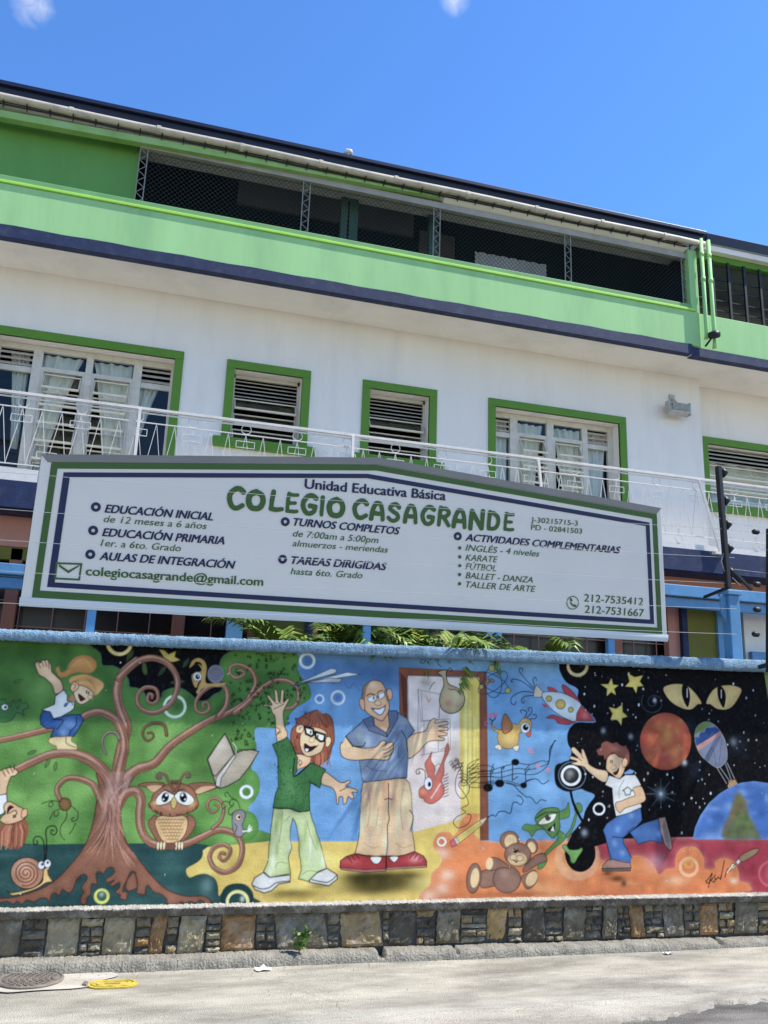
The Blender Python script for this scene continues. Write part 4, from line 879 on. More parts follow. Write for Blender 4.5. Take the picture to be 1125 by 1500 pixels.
for k in range(-6, 7):
    y = c.y + k*.025; w = math.sqrt(max(.0, .16**2 - (k*.025)**2))
    for x in np.arange(c.x - w, c.x + w - .02, .035): mb.box(x, x + .02, y - .007, y + .007, GZ + .0195, GZ + .025)
mb.build('raised_studs', rust, mh)
mb = MB(); mb.tube([(c.x + .186*math.cos(t), c.y + .186*math.sin(t), GZ + .014) for t in np.linspace(0, 6.283, 41)[:-1]], .011, 6, closed=True); mb.build('rim', rust, mh)
c = G(165, 1443, GZ); yc = thing('valve_cover', 'small yellow oval utility cover left of the weed', 'utility cover', (c.x, c.y, GZ))
yel = mat('chipped yellow paint', (.50, .38, .06), .7, .25, 20, .3, 90, dirt=(.10,.06,.03), dirt_amt=.7, dirt_scale=22)
def oval(hx, hy, z): return [(c.x + (hx - hy + hy*abs(math.cos(t)))*(1 if math.cos(t) > 0 else -1), c.y + hy*math.sin(t), z) for t in np.linspace(0, 6.283, 41)[:-1]]
mb = MB(); a_, b_ = oval(.15, .085, GZ + .002), oval(.15, .085, GZ + .010); mb.add(a_ + b_, [tuple(range(40,80))] + [(k, (k+1)%40, 40+(k+1)%40, 40+k) for k in range(40)]); mb.build('lid', yel, yc)
mb = MB(); mb.tube(oval(.125, .060, GZ + .011), .006, 6, closed=True); mb.tube(oval(.095, .038, GZ + .011), .005, 6, closed=True); mb.build('raised_rings', yel, yc)
mb = MB(); mb.box(c.x - .045, c.x + .045, c.y - .014, c.y + .014, GZ + .0105, GZ + .014); mb.build('maker_plate', mat('worn ochre paint', (.34, .25, .06), .75, .3, 25), yc)
mb = MB(); mb.hexa([(c.x-.18,c.y-.02,GZ),(c.x-.15,c.y-.04,GZ),(c.x-.14,c.y+.03,GZ),(c.x-.17,c.y+.05,GZ),(c.x-.175,c.y-.015,GZ+.02),(c.x-.155,c.y-.03,GZ+.02),(c.x-.145,c.y+.02,GZ+.02),(c.x-.17,c.y+.04,GZ+.02)]); mb.build('hinge', rust, yc)
paper = mat('white paper', (.75, .75, .74), .7, .05, 8)
def litter(px, py, s, seed, label, nm='paper_scrap'):
    q = G(px, py, GZ); r = np.random.default_rng(seed); mb = MB(); n = 5
    mb.v = [(q.x + s*(i/(n-1)-.5)*2 + r.normal(0, s*.12), q.y + s*.6*(j/(n-1)-.5)*2 + r.normal(0, s*.1), GZ + .006 + abs(r.normal(0, s*.22))) for j in range(n) for i in range(n)]
    mb.f = [(j*n+i, j*n+i+1, (j+1)*n+i+1, (j+1)*n+i) for j in range(n-1) for i in range(n-1)]; mb.mi = [0]*len(mb.f); o = mb.build(nm, paper, None)
    tag(o, label, 'litter')
litter(386, 1422, .052, 3, 'crumpled white paper scrap lying by the kerb below the weed')
litter(979, 1398, .034, 4, 'small flat white scrap on the pavement towards the right')
litter(1091, 1380, .016, 5, 'tiny white scrap close to the kerb at the far right')
c = Vector((wpt([(434,1392)])[0][0], -.10, .09)); wd = thing('weed', 'small green weed growing out of the kerb joint', 'plant', tuple(c))
r = np.random.default_rng(4); mb = MB(); ms = MB(); lm = mat('weed leaf', (.075, .16, .022), .5, .35, 30)
for k in range(9):
    az = r.uniform(0, 6.28); tip = c + Vector((.05*math.cos(az), .035*math.sin(az) - .02, r.uniform(.07, .17))); ms.tube([c, c.lerp(tip, .5) + Vector((0,0,.015)), tip], [.004,.003,.002], 5)
    for q in range(9):
        a = c.lerp(tip, .25 + .09*q); d = Vector((r.normal(), r.normal()*.7, r.uniform(-.2, .9))).normalized(); ll = r.uniform(.028, .048); w_ = d.cross(Vector((r.normal(), r.normal(), r.normal()))).normalized()*ll*.28
        mb.add([a, a + d*ll*.5 + w_, a + d*ll, a + d*ll*.5 - w_], [(0,1,2,3)])
ms.build('stalks', stem_m, wd); mb.build('leaves', lm, wd)
# ------------------------------------------------------------------ the mural: painted on the wall, one mesh per painted figure
MH = .0044
mu = Paint(WX0 + 2.6, 6.6, .372, 2.29, MH)
FIG = ['mural']
def fig(name): FIG.append(name); mu.cur = len(FIG) - 1
KP = 1.28
def c(r, g, b, k=1.0):
    v = lin((r, g, b))*KP*k; y = v @ np.array([.21, .72, .07]); return np.clip((v*.79 + y*.21)*np.array([1.02, 1.0, .94]), .003, .85)
def frame(ox, oy, s): return lambda *p: wpt([(ox + x/s, oy + y/s) for x, y in p])
A, Bf, Cf, Df = frame(0,940,5.625), frame(0,1140,5.625), frame(180,940,5.625), frame(180,1130,5.625)
Ef, Ff, Gf, Hf = frame(350,960,6.618), frame(350,1110,5.625), frame(500,960,6.25), frame(480,1110,5.625)
If, Jf, Kf, Lf = frame(570,950,5.625), frame(600,1120,5.625), frame(690,960,5.625), frame(740,1120,5.625)
Mf, Nf, Of, Qf = frame(800,960,6.25), frame(820,1080,6.25), frame(945,970,6.25), frame(925,1130,5.625)
px = frame(0, 0, 1)
S_ = .0052                               # metres per photo pixel on the wall
INK = c(10, 9, 11)
def shp(p, col, sm=True, k=5, **kw):
    if sm: p = smooth_pts(p, True, k)
    mu.fill(p, col, **kw)
def wav(p, amp, step=.016, seed=1):
    p = np.asarray(p); out = []; n1 = noise1(seed + 900); s = 0.0
    for i in range(len(p)):
        a, b = p[i], p[(i+1) % len(p)]; L = np.hypot(*(b-a)); k = max(int(L/step), 1); t_ = np.array([-(b-a)[1], (b-a)[0]])/max(L, 1e-6)
        for j in range(k): out.append(a + (b-a)*j/k + t_*amp*n1(s*.9 + j*step*.9)*1.6)
        s += L
    return np.array(out)
def ink(p, w=1.65, col=None, sm=True, w1=None, claim=True, alpha=1.0):
    p = smooth_pts(p, False, 6) if sm and len(p) > 2 else p; mu.line(p, INK if col is None else col, w*S_, (w if w1 is None else w1)*S_, claim, alpha)
def ell(cx, cy, rx, ry, rot=0, n=36):
    t = np.linspace(0, 2*np.pi, n+1)[:-1]; x, y = rx*np.cos(t), ry*np.sin(t); ca, sa = math.cos(rot), math.sin(rot); return wpt(np.stack([cx + x*ca - y*sa, cy + x*sa + y*ca], 1))
def oval_(cx, cy, rx, ry, col, rot=0, **kw): mu.fill(ell(cx, cy, rx, ry, rot), col, **kw)
def blob(x, y, rx, ry, col, al=.6, clip=False, rot=0): q = wpt([(x, y)])[0]; mu.blob(q[0], q[1], rx*S_, ry*S_, col, al, clip, -rot)
def ringp(cx, cy, r0, r1, col, alpha=1.0, ry=1.0):
    t = np.linspace(0, 2*np.pi, 40); r = (r0+r1)/2; mu.line(wpt(np.stack([cx + r*np.cos(t), cy + r*ry*np.sin(t)], 1)), col, (r1-r0)*S_, alpha=alpha, claim=False)
def spiral(cx, cy, r0, r1, a0, turns, n=70):
    t = np.linspace(0, 1, n); r = r0 + (r1-r0)*t; a = a0 + turns*2*np.pi*t; return np.stack([cx + r*np.cos(a), cy + r*np.sin(a)], 1)
def branch(p, w0, w1, col, hi, lo, sm=True):
    p = smooth_pts(p, False, 8) if sm else p
    mu.line(p, lo, (w0+1.6)*S_, (w1+1.2)*S_); mu.line(p, col, w0*S_, w1*S_)
    mu.line(p + np.array([-.12*w0*S_, .16*w0*S_]), hi, .32*w0*S_, .3*w1*S_, alpha=.55); mu.line(p + np.array([.22*w0*S_, -.2*w0*S_]), lo, .22*w0*S_, .2*w1*S_, alpha=.4)
SKIN, SKD = c(226, 178, 130), c(168, 110, 72)
# -- backgrounds
mu.cur = 0; H_, W_ = mu.H, mu.W
mu.col[:] = c(90, 144, 190)
for k in range(26): blob(rng.uniform(420, 840), rng.uniform(960, 1230), rng.uniform(15, 45), rng.uniform(20, 55), c(*[(62,122,180),(108,164,210),(52,104,160),(130,178,216)][k%4]), .4)
blob(560, 985, 90, 30, c(35, 75, 130), .7); blob(470, 975, 50, 25, c(50, 95, 160), .6); blob(505, 1190, 12, 50, c(140, 180, 225), .3)
YEL, ORG, RED, TEAL, GRN, BLK = c(206,176,60), c(205,112,45), c(150,40,58), c(28,68,68), c(72,128,38), c(6,7,12)
shp(px((270,1233),(720,1232),(720,1345),(270,1345)), YEL, sm=False)
shp(px((585,1236),(585,1214),(606,1218),(685,1190),(704,1190),(704,1236)), YEL, sm=False)
for k in range(34): blob(rng.uniform(285, 660), rng.uniform(1236, 1320), rng.uniform(6, 26), rng.uniform(4, 16), c(*[(225,200,105),(190,155,30),(215,190,80),(180,150,40)][k%4]), .45)
# soft painted shadows below the shoes
for x, y, rx, ry, a in ((560,1290,40,14,.8),(525,1286,24,8,.85),(600,1282,26,6,.7),(545,1303,46,9,.6),(430,1312,40,7,.5),(470,1297,18,5,.5),(555,1284,44,7,.9),(530,1292,30,12,.8),(585,1292,30,9,.7),(560,1300,55,9,.6),(425,1308,30,5,.6)): blob(x, y, rx, ry, c(48, 42, 6), a)
# green hill of the tree
G_ = px((-160,930),(131,930),(131,944),(147,957),(150,974),(165,975),(178,982),(188,995),(190,1006),(202,1008),(212,1016),(219,1029),(235,1023),(239,1013),(256,1007),(272,1011),(285,1022),(290,1027),(304,1025),(312,1018),(326,1009),(322,985),(322,970),(328,960),(340,953),(358,950),(432,955),(436,980),(444,995),(453,1005),(455,1023),(435,1036),(423,1050),(419,1064),(403,1067),(376,1066),(373,1080),(376,1095),(372,1115),(368,1125),(377,1140),(378,1155),(374,1172),(364,1182),(369,1200),(378,1215),(379,1234),(-160,1238))
shp(G_, GRN, sm=True, k=3, rim=.5, rimw=.02, rimc=c(40,90,24))
G_mask = mu.last
for k in range(150):
    x, y = rng.uniform(-10, 375), rng.uniform(945, 1232); t = (y - 945)/290
    blob(x, y, rng.uniform(8, 26), rng.uniform(8, 24), [c(46,98,22), c(100,158,50), c(120,176,66), c(34,80,20)][k%4 if t > .4 else (k%2)*3], .45, True)
for x, y, r in ((60,1010,22),(15,1070,25),(240,1090,30),(230,1170,40),(100,1160,40),(40,1180,30),(335,1120,26),(350,1220,22)): mu.last = G_mask; blob(x, y, r, r*.8, c(125,180,72), .45, True)
for x, y, r in ((150,1050,30),(330,1050,25),(60,960,60),(300,1130,24),(118,1065,14),(400,1000,50)): mu.last = G_mask; blob(x, y, r*1.1, r*.8, c(32,72,20), .5, True)
for e in ((368,1150,13,22),(362,1210,17,22)): oval_(*e[:4], c(80,140,42), rim=.5, rimw=.02, rimc=c(45,95,28))
# night sky between the leaves
N_ = px((131,930),(131,944),(147,957),(150,974),(165,975),(178,982),(188,995),(190,1006),(202,1008),(212,1016),(219,1029),(235,1023),(239,1013),(256,1007),(272,1011),(285,1022),(290,1027),(304,1025),(312,1018),(326,1009),(322,985),(322,970),(328,960),(340,953),(355,950),(355,930))
shp(N_, BLK, sm=True, k=3)
for x, y, l, a in ((8,1036,22,-.5),(20,1000,14,-.3),(232,990,18,-.9),(268,978,16,-1.0),(250,1000,20,-.1),(66,1125,16,-1.1),(80,1130,15,-1.4),(190,965,14,-1.2),(40,1105,14,-.4)):
    t = np.linspace(0, 1, 12); w = l*.16*np.sin(np.pi*t)**.8; q = np.concatenate([np.stack([l*t, w], 1), np.stack([l*t, -w], 1)[::-1]]); ca, sa = math.cos(a), math.sin(a)
    mu.fill(wpt(np.stack([x + q[:,0]*ca - q[:,1]*sa, y + q[:,0]*sa + q[:,1]*ca], 1)), c(60,88,52), out=c(38,58,34), ow=.004, alpha=.55)
shp(Cf((165,175),(190,190),(200,260),(180,270),(160,230)), c(70,90,30), alpha=.8)
shp(Cf((40,90),(70,80),(50,140),(30,170)), c(60,70,25), alpha=.8)
shp(Cf((300,65),(345,75),(375,105),(435,80),(425,125),(470,150),(420,165),(350,165),(335,120)), c(200,178,60), sm=False, rim=.4, rimc=c(110,95,20))
ringp(175, 941, 15, 19.5, c(205,190,120)); ringp(256, 1035, 13.5, 17, c(195,215,185)); blob(258, 1035, 8, 9, c(35,85,25), .7)
for cx_, cy_, r in ((450,968,12),(495,1022,11),(468,1024,7)): ringp(cx_, cy_, r*.68, r, c(190,205,215)); blob(cx_, cy_, r*.6, r*.6, c(40,80,150), .6)
ringp(361, 1160, 6.5, 10, c(228,232,222)); blob(363, 1160, 4, 5, c(40,100,30), .7)
# teal ground
T_ = px((-160,1237),(64,1237),(110,1236),(292,1236),(297,1246),(296,1256),(288,1264),(273,1273),(277,1285),(290,1281),(302,1280),(314,1286),(319,1296),(320,1308),(322,1312),(330,1299),(343,1294),(358,1295),(368,1303),(372,1315),(373,1345),(-160,1345))
shp(T_, TEAL, sm=True, k=3, rim=.25, rimw=.03)
for k in range(36): blob(rng.uniform(-10, 330), rng.uniform(1240, 1325), rng.uniform(8, 30), rng.uniform(3, 9), c(*[(40,88,84),(18,50,54),(52,98,92)][k%3]), .4, True)
oval_(347, 1318, 24, 23, c(24,62,62), rim=.5); ringp(348, 1321, 13, 17, c(205,200,125)); blob(355, 1317, 3, 4, c(190,210,190), .7); blob(303, 1298, 8, 10, c(110,150,150), .5)
ringp(149, 1313, 7.5, 11, c(190,195,60)); oval_(149, 1312, 7, 7, c(45,80,66)); blob(149, 1310, 3, 3, c(170,190,180), .6)
# black universe
K_ = px((819,930),(819,972),(820,983),(829,999),(843,1007),(847,1012),(846,1022),(852,1033),(873,1057),(846,1058),(836,1065),(831,1076),(832,1090),(837,1100),(832,1115),(815,1120),(812,1136),(816,1152),(832,1160),(850,1156),(858,1159),(871,1165),(864,1176),(857,1188),(854,1200),(848,1210),(838,1220),(829,1234),(827,1251),(834,1268),(848,1277),(864,1271),(873,1255),(874,1237),(874,1231),(1400,1230),(1400,930))
shp(K_, BLK, sm=True, k=4); oval_(834, 1136, 21, 22, BLK)
KM = mu.last
# orange and red floor
O_ = px((613,1345),(613,1317),(621,1303),(630,1296),(632,1280),(643,1269),(647,1257),(636,1244),(635,1232),(643,1220),(659,1219),(664,1225),(671,1216),(675,1202),(687,1191),(703,1190),(704,1231),(829,1231),(827,1251),(834,1268),(848,1277),(864,1271),(873,1255),(874,1240),(1400,1240),(1400,1345))
shp(O_, ORG, sm=True, k=4, rim=.3, rimw=.025, rimc=c(225,160,120)); OM = mu.last
for k in range(50): mu.last = OM; blob(rng.uniform(620, 1110), rng.uniform(1235, 1325), rng.uniform(10, 38), rng.uniform(3, 14), c(*[(222,138,58),(185,88,35),(228,160,90),(196,98,48)][k%4]), .42, True)
for x, y in ((648,1302),(655,1282),(648,1250),(628,1312)): mu.last = OM; blob(x, y, 12, 8, c(235,190,165), .6, True)
R_ = px((874,1230),(1400,1230),(1400,1320),(1104,1312),(1101,1303),(1096,1294),(1083,1290),(1082,1277),(1074,1262),(1060,1257),(1048,1262),(1047,1272),(1032,1272),(1031,1258),(1021,1242),(1001,1241),(990,1254),(989,1270),(976,1273),(965,1281),(957,1265),(941,1254),(925,1254),(905,1262),(882,1260),(874,1246))
shp(R_, RED, sm=True, k=4, rim=.35, rimw=.02, rimc=c(215,150,130)); RM = mu.last
for k in range(24): mu.last = RM; blob(rng.uniform(880, 1125), rng.uniform(1232, 1300), rng.uniform(10, 30), rng.uniform(3, 10), c(*[(172,58,72),(120,28,48)][k%2]), .45, True)
ringp(1009, 1270, 10, 15, c(225,170,120), .7); ringp(1009, 1265, 3, 8, c(200,140,40), .8); blob(960, 1262, 18, 12, c(205,140,150), .6); blob(1128, 1280, 8, 14, c(190,100,110), .5); ringp(1130, 1280, 16, 20, c(185,90,100), .6)
ringp(846, 1256, 22, 34, c(228,170,130), .35); blob(1075, 1290, 8, 5, c(235,200,170), .6); blob(990, 1290, 20, 8, c(232,180,130), .5)
blob(904, 1287, 14, 5, c(30,18,12), .8); blob(914, 1294, 6, 5, c(24,14,10), .8); blob(890, 1279, 10, 4, c(30,20,14), .7); blob(750, 1310, 60, 5, c(110,50,25), .6)
# lower lobe of the universe again on top of the floor
oval_(850, 1250, 22.5, 27.5, BLK); shp(px((858,1188),(900,1160),(905,1230),(872,1240),(829,1240),(840,1218),(853,1202)), BLK, sm=False)
for k in range(130):
    x, y = rng.uniform(835, 1122), rng.uniform(985, 1225); r = rng.choice([.5, .7, .9, 1.2]); oval_(x, y, r, r*rng.uniform(1, 2), c(200,205,210), alpha=rng.uniform(.3, .9), claim=False)
for x, y, r in ((884,1070,4),(924,1079,4),(856,1220,5),(968,1163,8),(1000,1062,3),(1000,1116,5),(1075,1087,6),(1010,1065,12),(940,1090,14),(1080,1090,16),(1020,1130,14)): blob(x, y, r, r, c(150,165,180) if r < 9 else c(26,36,52), .55)
for a in (0, 1.57, .5, 2.2): 
    q = px((968 - 22*math.cos(a), 1163 - 22*math.sin(a)), (968 + 22*math.cos(a), 1163 + 22*math.sin(a))); mu.line(q, c(90,105,115), .006, claim=False, alpha=.45)
blob(968, 1163, 3, 3, c(225,230,230), .9)
ink(px(*spiral(957,1029,3,18,0,1.6)), 1.2, c(50,58,70), sm=False, claim=False); blob(959, 1026, 3, 3.5, c(180,190,195), .8)
ringp(846, 975, 11.5, 16.5, c(200,180,130)); blob(852, 974, 4, 3, c(80,80,85), .6); ringp(836.5, 1136, 11.2, 15.2, c(218,215,205)); oval_(836.5, 1136, 11, 11.5, c(38,38,40)); blob(835, 1133, 7, 6, c(150,150,150), .6); blob(833,1140,4,3,c(120,120,122),.5)
ringp(877.5, 1185, 6.5, 9.2, c(222,220,212)); ringp(838, 1136, 19.2, 20.4, c(150,180,215), .35)
ringp(1127, 995, 0, 6, c(120,140,70)); shp(px((1119,983),(1130,983),(1130,1040),(1125,1022)), c(110,130,62), sm=False)
# -- faint blue sketches and hearts
for q in (((460,985),(470,1000),(480,995),(490,1002)), ((530,985),(536,978),(545,984),(546,992)), ((505,1000),(511,1008),(518,1000)), ((520,1003),(527,1012))): ink(px(*q), 1.6, c(45,85,150), claim=False, alpha=.6)
# -- tree
fig('painted_tree'); WD, WH, WL = c(142,92,66), c(196,152,130), c(66,38,30)
TR = Bf((800,-60),(815,60),(795,200),(760,390),(700,550),(600,690),(480,820),(380,890),(230,950),(80,985),(-30,990),(-30,1030),(60,1015),(110,1040),(140,1015),(180,1040),(220,1005),(280,1020),(330,990),(385,990),(400,1025),(425,960),(460,945),(490,965),(515,915),(560,945),(600,920),(635,830),(690,790),(720,820),(690,870),(670,900),(690,940),(665,980),(670,1030),(705,1035),(720,980),(745,960),(755,870),(800,875),(790,790),(825,770),(850,790),(880,745),(925,735),(945,770),(920,800),(870,835),(890,860),(940,840),(905,880),(930,890),(980,860),(985,900),(945,940),(990,960),(990,990),(1040,1000),(1050,930),(1035,890),(1070,780),(1110,780),(1130,900))
TR2 = Df((0,990),(30,900),(70,850),(100,830),(120,950),(110,1000),(140,1010),(180,1015),(190,960),(210,940),(250,990),(310,1010),(360,1050),(365,1085),(440,1095),(480,1075),(510,1085),(560,1070),(600,1085),(640,1060),(690,1095),(720,1095),(720,1060),(650,1025),(540,1030),(420,1000),(330,950),(230,850),(140,740),(50,620),(0,490),(-20,330),(-10,240),(60,100),(110,0),(-40,0))
poly = np.concatenate([TR, TR2]); shp(poly, WD, k=3, out=WL, ow=.007, rim=.5, rimw=.05, rimc=c(92,50,38)); TM = mu.last
branch(Cf((-70,1290),(0,1150),(120,1050),(260,1000),(400,850),(640,690),(800,610)), 13, 8, WD, WH, WL)
branch(Cf((780,625),(900,570),(1010,500),(1050,440),(1095,340),(1060,240),(960,190),(890,210),(890,270),(940,300),(1000,270),(985,240),(950,245)), 7, 3, WD, WH, WL)
branch(Ef((-40,555),(60,480),(180,360),(290,270),(400,240),(500,260),(570,330),(575,430),(530,500),(450,520)), 7, 4, WD, WH, WL)
branch(Cf((790,610),(850,530),(860,420),(820,360),(740,360),(650,420),(600,500),(610,570),(660,590),(710,560),(700,505),(660,510),(665,545)), 6.5, 3, WD, WH, WL)
branch(Cf((360,770),(340,690),(260,670),(180,710),(165,770),(200,815),(250,790),(240,750),(205,755)), 3.5, 2, c(100,72,38), c(150,120,80), WL)
branch(A((930,1250),(965,1110),(985,960),(1020,800),(1040,690),(985,540),(965,400),(1010,260),(1125,155)), 15, 9.5, WD, WH, WL)
branch(Cf((-30,300),(60,210),(150,150),(260,135),(380,190),(450,320),(420,470),(330,560),(230,585),(140,540),(120,450),(180,380),(270,390),(290,470),(250,510),(205,490),(215,435),(245,440),(240,465)), 9, 3, WD, WH, WL)
branch(A((960,1200),(1000,1000),(1025,880),(1010,750),(950,640),(830,580),(720,600),(640,650),(400,720),(200,770),(-30,820)), 12, 6, WD, WH, WL)
branch(A((935,1260),(890,1120),(770,990),(600,920),(420,930),(250,1000),(120,1060),(-40,1110)), 15, 7, WD, WH, WL)
branch(A((985,800),(960,755),(900,745),(850,790),(845,860),(875,930)), 4, 1.5, c(110,100,90), c(170,165,150), WL)
branch(Bf((850,230),(810,130),(760,50),(660,5),(560,0),(490,50),(470,110),(500,180)), 8, 5, WD, WH, WL)
branch(Df((-90,430),(-60,330),(0,210),(60,165),(120,170),(150,240),(140,350),(150,470),(200,560),(270,600),(400,610),(520,595),(640,545),(760,490),(860,490),(950,540),(985,640),(950,770),(850,830),(760,800),(715,710),(750,630),(830,605),(885,640),(870,700),(830,735),(795,705),(810,670),(840,680)), 12, 3.5, WD, WH, WL)
branch(Df((740,470),(810,400),(830,300),(790,230),(720,230),(695,290),(740,340),(790,300),(760,270)), 4, 2, WD, WH, WL)
for k in range(100):
    t = rng.uniform(0, 1); x0 = 168 + rng.normal(0, 9); y0 = 1165 + 60*t; sx = (x0 - 165)*.09 + rng.normal(0, .5)
    q = px((x0, y0), (x0 + sx*8, y0 + 22), (x0 + sx*24, y0 + 46)); cc = [c(178,120,100), c(96,52,40), c(150,92,70), c(200,150,130)][k%4]
    mu.line(smooth_pts(q, False, 4), cc, .010, .003, claim=False, alpha=.55, clip=TM)
for x, y in ((158,1160),(172,1145),(185,1150)): mu.last = TM; blob(x, y, 5, 34, c(190,150,138), .5, True, .1)
ink(Bf((905,210),(960,110),(1060,20)), 2.2, c(176,140,130), claim=False, alpha=.7)
oval_(95, 1178, 9, 9.5, c(140,98,52), rim=.6, out=INK, ow=.005)
for q in (Bf((490,195),(420,185),(345,210)), Bf((430,190),(435,225),(405,235),(405,205),(430,195)), Bf((490,255),(440,280),(410,340)), Bf((550,270),(545,330),(500,400),(500,470),(535,510)), Bf((585,225),(640,280),(635,340),(600,355),(590,330),(615,325)), Bf((620,370),(600,420),(570,460)), Bf((480,275),(475,310),(445,310),(450,285))): ink(q, 1.0)
# -- letters blowing out of the book
fig('painted_letters')
GLY = [[(0,1),(0,0),(1,1),(1,0)],[(0,0),(1,0),(0,1),(1,1)],[(.5,0),(.9,.3),(.9,.7),(.5,1),(.1,.7),(.1,.3),(.5,0)],[(0,0),(1,1),(.5,.5),(1,0),(0,1)],[(0,0),(1,0),(.5,0),(.5,1)],[(1,.1),(.3,0),(0,.5),(.2,1),(.9,.9)],[(.8,0),(.1,.5),(.4,1),(.9,.7),(.2,.6)],[(0,0),(.5,1),(1,0)],[(0,.5),(1,.5),(.5,.5),(.5,0),(.5,1)],[(0,0),(.2,1),(1,.9),(1,0)]]
rg2 = np.random.default_rng(5); m = 0
while m < 150:
    x, y = rg2.uniform(338, 452), rg2.uniform(953, 1092)
    if y > 1062 and x > 372: continue
    if x > 432 and y < 990: continue
    if x < 350 + (1090 - y)*-.05 + 5 and y < 1000 and x < 345: continue
    s = rg2.uniform(2.2, 4.2); a = rg2.uniform(-.6, .6); g = np.array(GLY[m % 10]) - .5; ca, sa = math.cos(a), math.sin(a)
    mu.line(wpt(np.stack([x + s*(g[:,0]*ca - g[:,1]*sa), y + s*1.2*(g[:,0]*sa + g[:,1]*ca)], 1)), INK, .0052); m += 1
# -- girl on the branch
fig('painted_girl'); 
shp(A((470,250),(460,220),(485,205),(500,250),(545,235),(570,180),(620,130),(690,112),(760,130),(795,180),(780,235),(730,260),(650,250),(590,265),(540,290),(490,290)), c(196,132,50), rim=.4, rimc=c(120,70,20))
for k in range(9): ink(A((560+k*4,250-k*6),(640+k*6,190-k*6),(760,170+k*8)), 1.0, c(*[(225,170,80),(140,85,25)][k%2]), claim=False, alpha=.7)
shp(A((455,430),(430,360),(370,300),(320,270),(295,210),(290,180),(310,160),(330,175),(345,150),(365,155),(390,150),(420,190),(430,250),(495,310),(520,395)), SKIN, out=INK, ow=.006, rim=.3, rimc=SKD)
for q in (A((305,165),(335,215)), A((340,155),(360,205)), A((370,155),(385,205)), A((400,165),(405,220)), A((430,250),(490,310))): ink(q, 1.0, sm=False)
shp(A((345,560),(450,515),(455,450),(525,395),(555,440),(555,490),(590,490),(615,500),(610,550),(580,575),(500,620),(440,635),(420,590),(395,575)), c(214,212,208), sm=False, out=INK, ow=.006, rim=.25, rimc=c(120,120,125))
ink(A((530,530),(580,495),(600,520)), 1.2); shp(A((525,525),(545,500),(560,515),(540,540)), c(70,90,130))
shp(A((565,470),(600,440),(620,460),(615,490),(580,490)), SKD)
shp(A((570,330),(590,290),(700,270),(790,300),(850,340),(850,380),(810,420),(770,450),(760,480),(720,420),(640,360),(600,350)), c(206,150,66), rim=.3, rimc=c(130,80,25))
shp(A((610,410),(640,360),(700,370),(750,400),(770,440),(740,480),(680,515),(640,500),(612,450)), c(232,184,136), out=INK, ow=.005, rim=.25, rimc=SKD)
shp(A((580,380),(600,335),(640,345),(645,380),(610,410),(590,405)), c(220,165,115), out=INK, ow=.005); ink(A((600,350),(625,360),(605,390)), .9)
shp(A((650,430),(700,470),(690,480),(665,490),(650,460)), c(70,22,16), out=INK, ow=.005)
for q in (A((712,405),(716,425)), A((730,415),(732,430))): ink(q, 1.6, sm=False)
oval_(132, 1021, 3.5, 3, c(238,180,136), out=c(150,90,60), ow=.004); shp(A((690,300),(800,320),(850,350),(840,390),(790,440),(770,400),(720,370)), c(212,158,74), rim=.3, rimc=c(140,90,30))
for k in range(6): ink(A((600,330),(690+k*10,290+k*8),(830-k*8,350+k*16)), .8, c(150,96,34), claim=False, alpha=.6)
shp(A((350,575),(410,575),(440,635),(580,600),(660,600),(690,640),(660,700),(610,780),(415,785),(445,715),(380,715),(335,680),(330,620)), c(38,86,150), out=INK, ow=.006, rim=.4, rimc=c(18,46,95), sm=False); blob(102, 1060, 10, 8, c(110,155,205), .6, True); blob(93, 1073, 6, 6, c(120,165,210), .6, True)
ink(A((440,640),(520,650),(470,720)), 1.1); ink(A((630,620),(625,690),(580,740),(570,790)), 1.3)
shp(A((410,795),(450,785),(590,780),(590,820),(635,850),(635,890),(470,890),(460,860),(420,845),(395,820)), c(228,196,136), sm=False, out=c(110,75,40), ow=.005, rim=.3, rimc=c(180,130,70)); ink(A((545,790),(550,840),(620,870)), 1.0)
# -- frog sketch
fig('painted_frog')
shp(A((-20,500),(40,475),(60,520),(90,530),(110,490),(130,520),(150,550),(165,470),(185,510),(215,500),(235,545),(190,560),(200,610),(170,590),(130,590),(90,650),(-20,650)), c(50,104,50), out=c(22,56,28), ow=.005, alpha=.85); oval_(7, 1036, 5, 4.5, c(205,215,205), out=INK, ow=.004); oval_(8, 1036, 2, 2.2, INK)
# -- boy hanging upside down
fig('painted_hanging_boy')
shp(Bf((-20,-40),(90,-90),(120,-80),(150,-50),(120,-20),(90,-10),(60,70),(50,130),(-20,145)), SKIN, out=INK, ow=.006, rim=.3, rimc=SKD)
for q in (A((20,1060),(45,1110)), A((50,1040),(75,1090)), A((80,1020),(105,1080)), A((120,1010),(115,1060))): ink(q, 1.0, sm=False)
shp(Bf((-20,140),(55,130),(60,190),(30,290),(-20,310)), c(205,208,212), out=INK, ow=.006, sm=False)
shp(Bf((0,390),(60,340),(150,330),(220,350),(235,430),(215,500),(150,590),(130,560),(90,590),(60,560),(20,550),(-20,530),(-20,400)), c(150,84,54), rim=.35, rimc=c(90,45,25))
for k in range(26): x = rng.uniform(-5, 215); ink(Bf((x*.7+40,360+rng.uniform(0,40)),(x,440),(x-8,520+rng.uniform(0,70))), 1.0, c(*[(196,130,90),(98,48,28)][k%2]), sm=False, claim=False, alpha=.75)
shp(Bf((30,240),(50,200),(90,195),(150,230),(190,250),(220,265),(215,320),(150,360),(60,380),(0,350),(20,310),(45,290)), c(222,172,122), out=INK, ow=.006, rim=.25, rimc=SKD)
shp(Bf((65,245),(85,225),(110,240),(80,260),(60,295)), c(50,16,14), out=INK, ow=.005); ink(Bf((75,290),(120,265),(140,285),(130,300)), 1.2)
